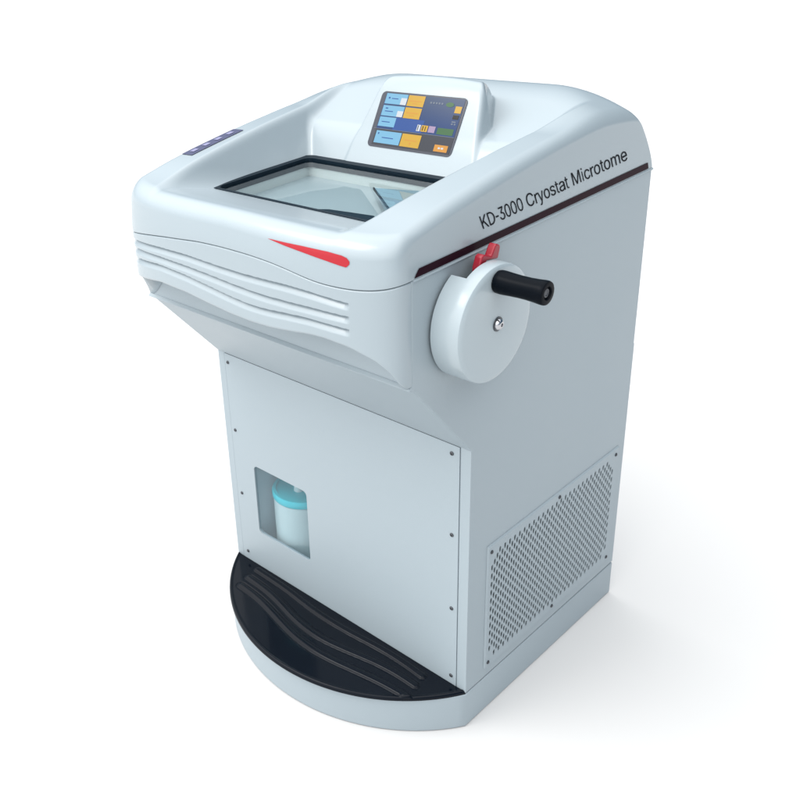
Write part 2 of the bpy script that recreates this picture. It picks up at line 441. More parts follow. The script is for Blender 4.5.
def sstep(a, b, t): t = np.clip((t - a) / (b - a), 0, 1); return t * t * (3 - 2 * t)
def bow_path(n, w=H, s=SB):
    """points along the bow, evenly spaced by length, with outward normals"""
    t = np.linspace(-math.pi / 2, math.pi / 2, 4001)
    x = w * np.sign(np.sin(t)) * np.abs(np.sin(t)) ** (2 / NB); y = yf - s * np.abs(np.cos(t)) ** (2 / NB)
    L = np.r_[0, np.cumsum(np.hypot(np.diff(x), np.diff(y)))]
    u = np.linspace(0, L[-1], n); x, y = np.interp(u, L, x), np.interp(u, L, y)
    tx, ty = np.gradient(x), np.gradient(y); l = np.hypot(tx, ty)
    return x, y, ty / l, -tx / l
def front_cover():
    nu, nv = 380, 120
    x, y, nx, ny = bow_path(nu)
    zt = np.interp(x, *SEAM) - .0009; zb = np.interp(x, *EDGE)
    T = np.linspace(0, 1, nv)[:, None]
    Z = zb[None] * (1 - T) + zt[None] * T
    d = np.zeros_like(Z)
    for G in (G1, G2, G3):
        zg = np.interp(x, *G)[None]
        endw = np.clip((x + .2935) / .006, 0, 1) * np.clip((.233 - x) / .007, 0, 1)
        endw = endw ** .5
        tt = (zg + .0032 - Z) / .0115
        prof = np.where((tt > 0) & (tt < 1), np.clip(tt / .14, 0, 1) * (1 - np.clip((tt - .14) / .86, 0, 1)) ** 1.1, 0)
        d = np.maximum(d, prof * endw[None])
    dep = .0080 * d
    dep = dep + .0015 * np.clip(1 - (zt[None] - Z) / .0018, 0, 1) ** 2 + .003 * np.clip(1 - (Z - zb[None]) / .004, 0, 1) ** 2
    X = x[None] - nx[None] * dep; Y = y[None] - ny[None] * dep
    V = np.stack([X, Y, Z], -1).reshape(-1, 3).tolist(); F = grid_faces(nu, nv)
    k = len(V)                                          # return lip under the cover, back to the cabinet fold
    V += [(x[i] - nx[i] * .003, y[i] - ny[i] * .006, zb[i] - .0002) for i in range(nu)]
    V += [(max(-H + .001, min(H - .001, x[i])), yf - .0006, zf + .003 + (max(zb[i] + .002, zf + .003) - zf - .003) * float(sstep(-.297, -.225, x[i]))) for i in range(nu)]
    F += [(i + 1, i, k + i, k + i + 1) for i in range(nu - 1)] + [(k + i + 1, k + i, k + nu + i, k + nu + i + 1) for i in range(nu - 1)]
    k2 = len(V)                                         # top return
    V += [(x[i] - nx[i] * .012, y[i] - ny[i] * .012, zt[i]) for i in range(nu)]
    o0 = (nv - 1) * nu
    F += [(o0 + i, o0 + i + 1, k2 + i + 1, k2 + i) for i in range(nu - 1)]
    return obj('front_cover', V, F, M['abs'], root, smooth=50)
front_cover()

# --- hood: one moulded shell (rails, console, window pocket)
def smin(a, b, k): h = np.maximum(k - np.abs(a - b), 0); return np.minimum(a, b) - h * h / (4 * k)
def smax(a, b, k): return -smin(-a, -b, k)
GZ = 0.940
RAIL = sm_tab(([-.25, -.15, -.08, 0, .1, .23, .33, .42, .5], [.953, .964, .981, .993, 1.0065, 1.020, 1.024, 1.015, 1.0]), 301, 220)
HT, BT, FI = H - .004, .462, .004       # top outline: half width, back, front inset
def hood_h(x, y):
    x = np.asarray(x, float); y = np.asarray(y, float)
    R = np.interp(y, *RAIL)
    ax = np.abs(x)
    c = .04 + .42 * sstep(.22, .36, y)
    E = R + (H - ax) * c
    E = smin(E, 1.052 - .25 * np.clip(y - .43, 0, 1), .03)
    wl_ = GZ + (ax - .197) * 1.9
    wf_ = GZ + (-.060 - y) * .24
    wb_ = smin(GZ + (y - .184) * 1.75, .992 + (y - .211) * .34, .022)
    P = smax(smax(wl_, wf_, .035), wb_, .018)
    Hh = smin(P, E, .013)
    Fc = GZ + (y - .182) * 1.8
    T = 1.0855 - (y - .266) * .34 - .55 * (x - .025) ** 2
    S = 1.083 + (.121 - .22 * np.clip(y - .2, 0, .06) - .55 * np.maximum(y - .26, 0) - np.abs(x - .025)) * 7.0
    B = 1.083 - (y - .315) * 1.4
    con = smin(smin(smin(Fc, T, .034), S, .085), B, .03)
    Hh = smax(Hh, con, .012)
    return Hh
def hood():
    nu, nv = 340, 340
    u = np.linspace(-1, 1, nu); xs = HT * np.sin(u * math.pi / 2 * .8) / math.sin(math.pi / 2 * .8)
    xs = np.sign(u) * HT * (1 - (1 - np.abs(u)) ** 1.6)
    yfr = np.array([bow(x * H / HT) + FI for x in xs])
    v = np.linspace(0, 1, nv); T = np.where(v < .5, .5 * (2 * v) ** 1.5, 1 - .5 * (2 - 2 * v) ** 1.5)
    X = np.repeat(xs[None], nv, 0); Y = yfr[None] * (1 - T[:, None]) + BT * T[:, None]
    Z = hood_h(X, Y)
    slope = np.gradient(yfr, xs); df = (Y - yfr[None]) / np.sqrt(1 + np.clip(slope, -12, 12)[None] ** 2)
    ds = HT - np.abs(X); db = BT - Y
    rs, rf, rb = .020, .030, .055
    a = .99 * np.clip(1 - ds / rs, 0, 1); f = .99 * np.clip(1 - df / rf, 0, 1); k = .8 * np.clip(1 - db / rb, 0, 1)
    drop = lambda m, r: r * (1 - np.sqrt(np.clip(1 - m * m, 0, 1)))
    front = np.where(Y < yf + .02, 1.0, 0.0)
    Z = Z - (drop(a, rs) ** 3 + drop(f, rf) ** 3 + drop(k, rb) ** 3) ** (1 / 3)
    keep = ~((np.abs(X) < .190) & (Y > -.052) & (Y < .176))
    V = np.stack([X, Y, Z], -1).reshape(-1, 3).tolist()
    F = []
    for j in range(nv - 1):
        for i in range(nu - 1):
            if keep[j, i] or keep[j + 1, i] or keep[j, i + 1] or keep[j + 1, i + 1]:
                F.append((j * nu + i, j * nu + i + 1, (j + 1) * nu + i + 1, (j + 1) * nu + i))
    loop = [(0, i) for i in range(nu)] + [(j, nu - 1) for j in range(1, nv)] + [(nv - 1, i) for i in range(nu - 2, -1, -1)] + [(j, 0) for j in range(nv - 2, 0, -1)]
    top = [j * nu + i for j, i in loop]; n = len(loop)
    low = []
    for j, i in loop:
        x0 = xs[i] * H / HT; y0 = bow(x0) * (1 - T[j]) + (D - .0005) * T[j]
        zz = np.interp(x0, *SEAM) + .0009 if (j == 0 and abs(x0) < .2999) else .9072
        low.append((x0, y0, zz))
    prev = top; NR = 14
    for r in range(1, NR + 1):
        t = r / NR; cur = []
        for q in range(n):
            a0 = V[top[q]]; b0 = low[q]
            w = 1 - (1 - t) ** 1.35
            cur.append(len(V)); V.append((a0[0] + (b0[0] - a0[0]) * w, a0[1] + (b0[1] - a0[1]) * w, a0[2] + (b0[2] - a0[2]) * t))
        for q in range(n): F.append((prev[q], prev[(q + 1) % n], cur[(q + 1) % n], cur[q]))
        prev = cur
    cur = []                                            # return flange at the seam
    for q in range(n):
        x0, y0, zz = low[q]; cur.append(len(V)); V.append((x0 * .96, y0 * .96 + .004, zz))
    for q in range(n): F.append((prev[q], prev[(q + 1) % n], cur[(q + 1) % n], cur[q]))
    return obj('hood', V, F, M['abs'], root, smooth=75)
hd = hood()
BV = BVHTree.FromPolygons([v.co[:] for v in hd.data.vertices], [p.vertices[:] for p in hd.data.polygons])
def on_front(x, z, off=.0007):
    h = BV.ray_cast(Vector((x, -1, z)), Vector((0, 1, 0)))
    return h[0] + h[1] * off * (1 if h[1].y < 0 else -1)
def on_side(y, z, off=.0006):
    h = BV.ray_cast(Vector((1, y, z)), Vector((-1, 0, 0)))
    return h[0] + Vector((off, 0, 0))
def on_top(x, y, off=.0006):
    h = BV.ray_cast(Vector((x, y, 2)), Vector((0, 0, -1)))
    return h[0] + h[1] * off * (1 if h[1].z > 0 else -1)

# --- red swoosh on the hood front
def swoosh():
    xt = [.094, .125, .158, .2, .222, .2305, .2345]
    zt = [.9443, .9441, .9442, .9432, .9412, .9388, .9345]
    zb = [.9440, .9398, .9360, .9305, .9272, .9262, .9310]
    n = 60; V = []; F = []
    for i in range(n):
        x = .094 + (.2345 - .094) * i / (n - 1); a, c = np.interp(x, xt, zt), np.interp(x, xt, zb)
        for k in range(5): V.append(on_front(x, c + (a - c) * k / 4))
    F = grid_faces(5, n)
    return obj('red_swoosh', V, F, M['red'], root, smooth=180)
swoosh()

# --- dark stripe along the hood's right side
def stripe():
    V = []; F = []; n = 40
    for i in range(n):
        t = i / (n - 1)
        for k, (ya, yb_, z) in enumerate(((-.1375, .4868, .9090), (-.1335, .4852, .9135), (-.1265, .4832, .9200))):
            V.append(on_side(ya + (yb_ - ya) * t, z, .0010))
    F = grid_faces(3, n)
    return obj('side_stripe', V, F, M['stripe'], root, smooth=180)
stripe()
# bright sheet edge beneath it
V, F = prism_pts([(H - .004, .9032), (H + .0012, .9032), (H + .0024, .9050), (H + .0018, .9066), (H - .004, .9078)], 'y', yf + .004, D)
obj('sheet_edge', V, F, M['paint'], root)

# --- lettering on the side
LV = "0 0 74 0 74 324 161 481 372 0 463 0 215 580 451 1000 353 1000 74 495 74 1000 0 1000 528 0 528 1000 701 1000 765 987 826 950 881 891 927 812 961 717 983 611 990 500 983 389 961 283 927 188 881 109 826 50 765 13 701 0 599 110 599 890 701 890 749 880 794 851 835 805 869 743 895 669 911 587 916 500 911 413 895 331 869 257 835 195 794 149 749 120 701 110 1266 480 1266 369 1054 369 1054 480 1508 -13 1476 -10 1446 1 1417 19 1392 44 1370 75 1351 113 1337 156 1327 205 1323 259 1393 259 1396 226 1402 197 1411 171 1423 149 1436 131 1452 116 1470 106 1488 100 1509 98 1530 100 1550 107 1569 119 1585 136 1599 157 1611 182 1619 212 1624 246 1626 284 1624 320 1620 354 1612 385 1601 414 1586 438 1568 459 1546 474 1520 483 1490 486 1443 486 1443 588 1582 881 1582 888 1351 888 1351 999 1672 999 1672 905 1501 547 1501 567 1539 570 1573 561 1604 542 1630 514 1653 479 1670 437 1683 390 1691 339 1694 284 1691 228 1683 177 1670 130 1652 88 1630 53 1604 24 1575 3 1543 -9 1942 -13 1905 -7 1872 14 1842 47 1817 94 1796 152 1780 223 1767 304 1760 396 1758 499 1760 602 1768 694 1780 776 1797 846 1818 905 1843 952 1872 986 1905 1006 1942 1013 1979 1006 2012 986 2041 952 2067 905 2088 846 2104 776 2116 694 2124 602 2126 499 2124 396 2117 304 2105 223 2088 152 2067 94 2042 47 2012 14 1979 -7 1942 97 1967 103 1988 118 2008 145 2024 181 2038 227 2049 282 2057 346 2061 419 2063 499 2061 580 2057 653 2049 717 2038 772 2024 818 2008 855 1988 882 1967 898 1942 903 1918 898 1896 882 1877 855 1860 818 1846 772 1835 717 1828 653 1823 580 1821 499 1823 419 1828 346 1835 282 1846 227 1860 181 1877 145 1896 118 1918 103 2377 -13 2340 -7 2307 14 2278 47 2252 94 2231 152 2215 223 2203 304 2195 396 2193 499 2195 602 2203 694 2215 776 2232 846 2253 905 2278 952 2307 986 2341 1006 2377 1013 2414 1006 2447 986 2477 952 2502 905 2523 846 2540 776 2552 694 2559 602 2561 499 2559 396 2552 304 2540 223 2523 152 2502 94 2477 47 2448 14 2414 -7 2377 97 2402 103 2424 118 2443 145 2459 181 2473 227 2484 282 2492 346 2496 419 2498 499 2496 580 2492 653 2484 717 2473 772 2459 818 2443 855 2424 882 2402 898 2377 903 2353 898 2331 882 2312 855 2295 818 2282 772 2271 717 2263 653 2258 580 2256 499 2258 419 2263 346 2271 282 2282 227 2295 181 2312 145 2331 118 2353 103 2813 -13 2776 -7 2742 14 2713 47 2687 94 2666 152 2650 223 2638 304 2631 396 2628 499 2631 602 2638 694 2650 776 2667 846 2688 905 2713 952 2743 986 2776 1006 2813 1013 2849 1006 2882 986 2912 952 2937 905 2958 846 2975 776 2987 694 2994 602 2997 499 2994 396 2987 304 2975 223 2958 152 2937 94 2912 47 2883 14 2850 -7 2813 97 2837 103 2859 118 2878 145 2895 181 2908 227 2919 282 2927 346 2932 419 2933 499 2932 580 2927 653 2919 717 2908 772 2895 818 2878 855 2859 882 2837 898 2813 903 2788 898 2766 882 2747 855 2730 818 2717 772 2706 717 2698 653 2693 580 2692 499 2693 419 2698 346 2706 282 2717 227 2730 181 2747 145 2766 118 2788 103 3547 -13 3499 -6 3454 14 3413 49 3377 96 3346 156 3321 226 3302 308 3291 399 3287 499 3291 600 3302 691 3321 772 3346 843 3377 902 3413 950 3454 985 3499 1006 3547 1013 3576 1010 3604 1003 3631 991 3656 974 3680 952 3701 926 3721 895 3739 861 3754 822 3766 780 3776 734 3782 684 3709 684 3703 717 3696 748 3687 775 3676 800 3664 822 3650 841 3635 858 3619 872 3602 882 3584 889 3566 894 3547 895 3513 890 3481 875 3451 849 3425 814 3403 769 3384 715 3371 652 3362 580 3360 499 3362 419 3371 347 3384 284 3403 230 3425 185 3452 150 3481 124 3513 109 3547 104 3566 105 3584 110 3602 118 3619 128 3635 142 3650 158 3664 178 3676 200 3687 225 3696 252 3703 283 3709 315 3782 315 3776 266 3767 220 3754 178 3739 140 3722 105 3702 74 3680 48 3656 26 3631 9 3604 -3 3576 -11 3864 0 3864 745 3932 745 3932 631 3937 631 3947 666 3961 696 3979 721 4001 741 4024 752 4049 756 4055 756 4061 756 4068 755 4074 755 4080 754 4084 754 4084 633 4081 634 4076 636 4069 637 4060 639 4051 640 4042 640 4022 637 4004 630 3987 618 3972 602 3959 581 3949 557 3941 529 3936 499 3935 466 3935 0 4118 -272 4132 -168 4142 -172 4154 -176 4165 -177 4176 -175 4186 -169 4195 -159 4203 -145 4211 -126 4218 -101 4224 -70 4237 -3 4087 745 4156 745 4239 305 4248 260 4255 215 4262 170 4268 126 4274 83 4281 41 4258 41 4265 83 4271 127 4278 171 4285 215 4292 260 4300 305 4384 745 4453 745 4280 -114 4271 -151 4262 -183 4251 -210 4239 -233 4227 -252 4213 -267 4197 -277 4181 -283 4163 -285 4153 -285 4144 -283 4135 -281 4128 -278 4122 -275 4682 -16 4646 -11 4613 5 4582 32 4556 69 4533 114 4515 167 4502 228 4494 295 4491 368 4494 443 4502 511 4515 572 4533 625 4556 670 4582 707 4613 734 4646 750 4682 755 4719 750 4753 734 4783 707 4810 670 4832 625 4850 572 4864 511 4872 443 4874 368 4872 295 4864 228 4850 167 4832 114 4810 69 4783 32 4753 5 4719 -11 4682 91 4709 95 4732 108 4752 129 4769 158 4782 191 4793 231 4800 274 4805 320 4806 368 4805 417 4800 463 4793 507 4782 547 4769 581 4752 609 4732 631 4709 644 4682 648 4656 644 4633 631 4614 609 4597 581 4584 547 4573 507 4566 464 4561 417 4560 368 4561 320 4566 274 4573 231 4584 191 4597 158 4614 129 4633 108 4656 95 5092 -16 5064 -14 5037 -6 5012 7 4990 24 4971 47 4955 74 4941 107 4931 144 4924 185 4991 209 4999 172 5011 141 5026 118 5045 102 5067 92 5092 89 5120 93 5144 104 5164 122 5179 146 5188 172 5191 202 5189 226 5184 248 5175 267 5163 282 5147 295 5127 305 5055 334 5019 353 4989 378 4967 409 4950 446 4941 489 4937 538 4940 579 4947 617 4958 651 4974 682 4993 707 5016 728 5041 743 5069 752 5098 755 5127 753 5152 745 5175 732 5195 714 5212 692 5227 666 5239 637 5248 605 5255 569 5191 545 5184 572 5175 597 5162 620 5146 639 5124 650 5099 653 5074 650 5053 640 5034 622 5020 600 5011 574 5008 545 5010 519 5016 497 5026 478 5040 462 5058 449 5081 438 5147 411 5183 392 5213 367 5235 337 5251 300 5261 258 5264 209 5261 167 5254 128 5242 93 5226 61 5206 34 5182 13 5155 -3 5125 -13 5494 745 5494 643 5305 643 5305 745 5361 926 5420 926 5420 192 5421 162 5424 138 5429 120 5437 108 5448 100 5462 98 5466 98 5471 99 5477 100 5482 102 5487 104 5492 105 5503 3 5497 0 5490 -3 5483 -5 5475 -7 5468 -8 5460 -8 5431 -2 5407 14 5387 42 5373 80 5364 127 5361 182 5695 -17 5667 -14 5640 -5 5615 10 5593 30 5574 56 5558 88 5547 124 5540 166 5537 212 5539 252 5544 287 5553 316 5564 341 5578 362 5595 379 5613 393 5632 405 5653 414 5675 421 5696 427 5718 432 5744 437 5766 442 5786 445 5801 449 5814 455 5824 461 5831 471 5835 484 5837 500 5837 504 5835 534 5832 560 5826 583 5817 603 5806 619 5793 633 5777 642 5759 648 5739 650 5718 648 5699 643 5682 633 5668 621 5655 607 5644 591 5635 574 5628 556 5622 538 5550 572 5563 614 5578 650 5596 680 5617 704 5639 723 5663 737 5687 747 5712 753 5737 755 5754 754 5773 751 5792 745 5812 737 5831 724 5849 708 5866 687 5881 661 5894 629 5904 591 5909 546 5911 494 5911 0 5838 0 5838 102 5833 102 5827 84 5818 66 5808 48 5795 31 5780 16 5763 2 5743 -8 5721 -15 5708 89 5735 92 5758 101 5778 115 5796 135 5810 157 5822 183 5830 211 5835 241 5837 271 5837 373 5832 367 5826 362 5817 358 5807 353 5795 349 5783 345 5770 342 5757 339 5745 336 5733 334 5723 332 5714 330 5697 326 5680 319 5664 312 5650 302 5637 289 5626 274 5619 255 5614 233 5612 206 5614 182 5618 160 5625 142 5634 126 5645 113 5659 103 5674 95 5690 91 6147 745 6147 643 5958 643 5958 745 6014 926 6072 926 6072 192 6073 162 6077 138 6082 120 6090 108 6101 100 6115 98 6119 98 6124 99 6129 100 6135 102 6140 104 6145 105 6156 3 6150 0 6143 -3 6136 -5 6128 -7 6120 -8 6113 -8 6084 -2 6060 14 6040 42 6025 80 6017 127 6014 182 6437 0 6500 0 6500 835 6674 0 6735 0 6909 835 6909 0 6972 0 6972 1000 6881 1000 6705 161 6529 1000 6437 1000 7117 870 7108 873 7100 880 7093 893 7087 910 7084 928 7083 949 7084 970 7087 989 7093 1006 7100 1019 7108 1026 7117 1029 7126 1026 7134 1019 7141 1006 7147 989 7150 970 7151 949 7150 928 7147 910 7141 893 7134 880 7126 873 7092 0 7092 745 7141 745 7141 0 7421 -16 7385 -11 7353 5 7324 32 7298 69 7276 114 7259 167 7246 228 7238 295 7235 368 7238 443 7246 511 7259 572 7276 625 7298 670 7324 707 7353 734 7385 750 7421 755 7440 754 7459 749 7477 741 7494 730 7510 716 7525 699 7539 680 7552 658 7563 633 7572 605 7580 576 7586 544 7523 514 7520 534 7515 551 7510 568 7503 584 7496 598 7488 610 7479 622 7469 631 7458 638 7446 644 7434 647 7421 648 7395 644 7373 631 7354 609 7338 581 7325 547 7315 507 7307 464 7303 417 7302 368 7303 320 7307 274 7315 231 7325 191 7338 158 7354 129 7373 108 7395 95 7421 91 7434 92 7447 96 7458 101 7469 109 7479 118 7489 130 7497 143 7504 158 7511 174 7517 192 7521 210 7524 230 7587 201 7581 168 7574 138 7564 110 7553 85 7541 62 7527 42 7512 24 7495 10 7478 -1 7460 -10 7440 -14 7647 0 7647 745 7715 745 7715 631 7719 631 7729 666 7743 696 7762 721 7783 741 7806 752 7832 756 7837 756 7844 756 7850 755 7857 755 7862 754 7867 754 7867 633 7864 634 7858 636 7851 637 7843 639 7834 640 7825 640 7805 637 7786 630 7769 618 7754 602 7742 581 7731 557 7723 529 7719 499 7717 466 7717 0 8074 -16 8037 -11 8004 5 7974 32 7947 69 7925 114 7907 167 7893 228 7885 295 7882 368 7885 443 7893 511 7907 572 7925 625 7947 670 7974 707 8004 734 8037 750 8074 755 8110 750 8144 734 8174 707 8201 670 8224 625 8242 572 8255 511 8263 443 8266 368 8263 295 8255 228 8242 167 8224 114 8201 69 8174 32 8144 5 8110 -11 8074 91 8100 95 8123 108 8143 129 8160 158 8173 191 8184 231 8191 274 8196 320 8197 368 8196 417 8191 463 8184 507 8173 547 8160 581 8143 609 8123 631 8100 644 8074 648 8048 644 8025 631 8005 609 7988 581 7975 547 7964 507 7957 464 7952 417 7951 368 7952 320 7957 274 7964 231 7975 191 7988 158 8005 129 8025 108 8048 95 8494 745 8494 643 8305 643 8305 745 8361 926 8420 926 8420 192 8421 162 8424 138 8429 120 8437 108 8448 100 8462 98 8466 98 8471 99 8477 100 8482 102 8487 104 8492 105 8503 3 8497 0 8490 -3 8483 -5 8475 -7 8468 -8 8460 -8 8431 -2 8407 14 8387 42 8373 80 8364 127 8361 182 8726 -16 8690 -11 8656 5 8626 32 8600 69 8577 114 8559 167 8546 228 8538 295 8535 368 8538 443 8546 511 8559 572 8577 625 8600 670 8626 707 8656 734 8690 750 8726 755 8763 750 8797 734 8827 707 8854 670 8876 625 8894 572 8907 511 8915 443 8918 368 8915 295 8907 228 8894 167 8876 114 8854 69 8827 32 8797 5 8763 -11 8726 91 8753 95 8776 108 8796 129 8812 158 8826 191 8836 231 8844 274 8848 320 8850 368 8848 417 8844 463 8836 507 8826 547 8812 581 8796 609 8776 631 8753 644 8726 648 8700 644 8677 631 8658 609 8641 581 8627 547 8617 507 8610 464 8605 417 8604 368 8605 320 8610 274 8617 231 8627 191 8641 158 8658 129 8677 108 8700 95 8996 0 8996 745 9060 745 9061 580 9056 580 9062 618 9072 651 9083 679 9096 704 9110 723 9126 739 9143 750 9160 756 9177 759 9206 753 9231 736 9252 709 9268 672 9281 629 9288 579 9279 579 9285 614 9294 646 9306 674 9320 699 9336 720 9353 736 9373 749 9393 756 9414 759 9438 755 9460 746 9480 730 9499 708 9515 680 9528 645 9538 604 9544 556 9545 501 9545 0 9479 0 9479 498 9476 547 9468 586 9454 614 9436 634 9416 645 9395 649 9377 647 9361 640 9346 628 9334 612 9323 593 9315 570 9309 544 9305 516 9304 486 9304 0 9237 0 9237 510 9235 549 9227 583 9214 611 9197 632 9178 645 9156 649 9140 647 9125 640 9110 629 9097 613 9085 593 9076 568 9068 539 9064 506 9062 468 9062 0 9822 -16 9783 -11 9748 5 9717 32 9689 69 9667 113 9648 167 9635 227 9627 294 9625 367 9627 440 9635 508 9648 569 9666 623 9688 669 9714 706 9745 733 9778 750 9815 755 9837 753 9860 746 9882 735 9903 718 9923 697 9941 670 9958 637 9972 598 9983 554 9992 503 9997 445 9999 381 9999 333 9670 333 9670 434 9962 434 9931 397 9929 444 9925 488 9917 528 9907 563 9894 592 9878 616 9860 634 9839 645 9815 649 9790 645 9769 634 9749 616 9733 592 9719 563 9708 530 9700 493 9695 455 9693 415 9693 349 9695 297 9700 250 9709 209 9722 173 9737 144 9755 121 9775 104 9798 94 9823 91 9839 92 9854 96 9869 104 9882 114 9893 127 9904 143 9913 162 9920 183 9926 207 9992 178 9984 142 9973 108 9959 77 9942 50 9922 27 9901 9 9876 -5 9850 -13"
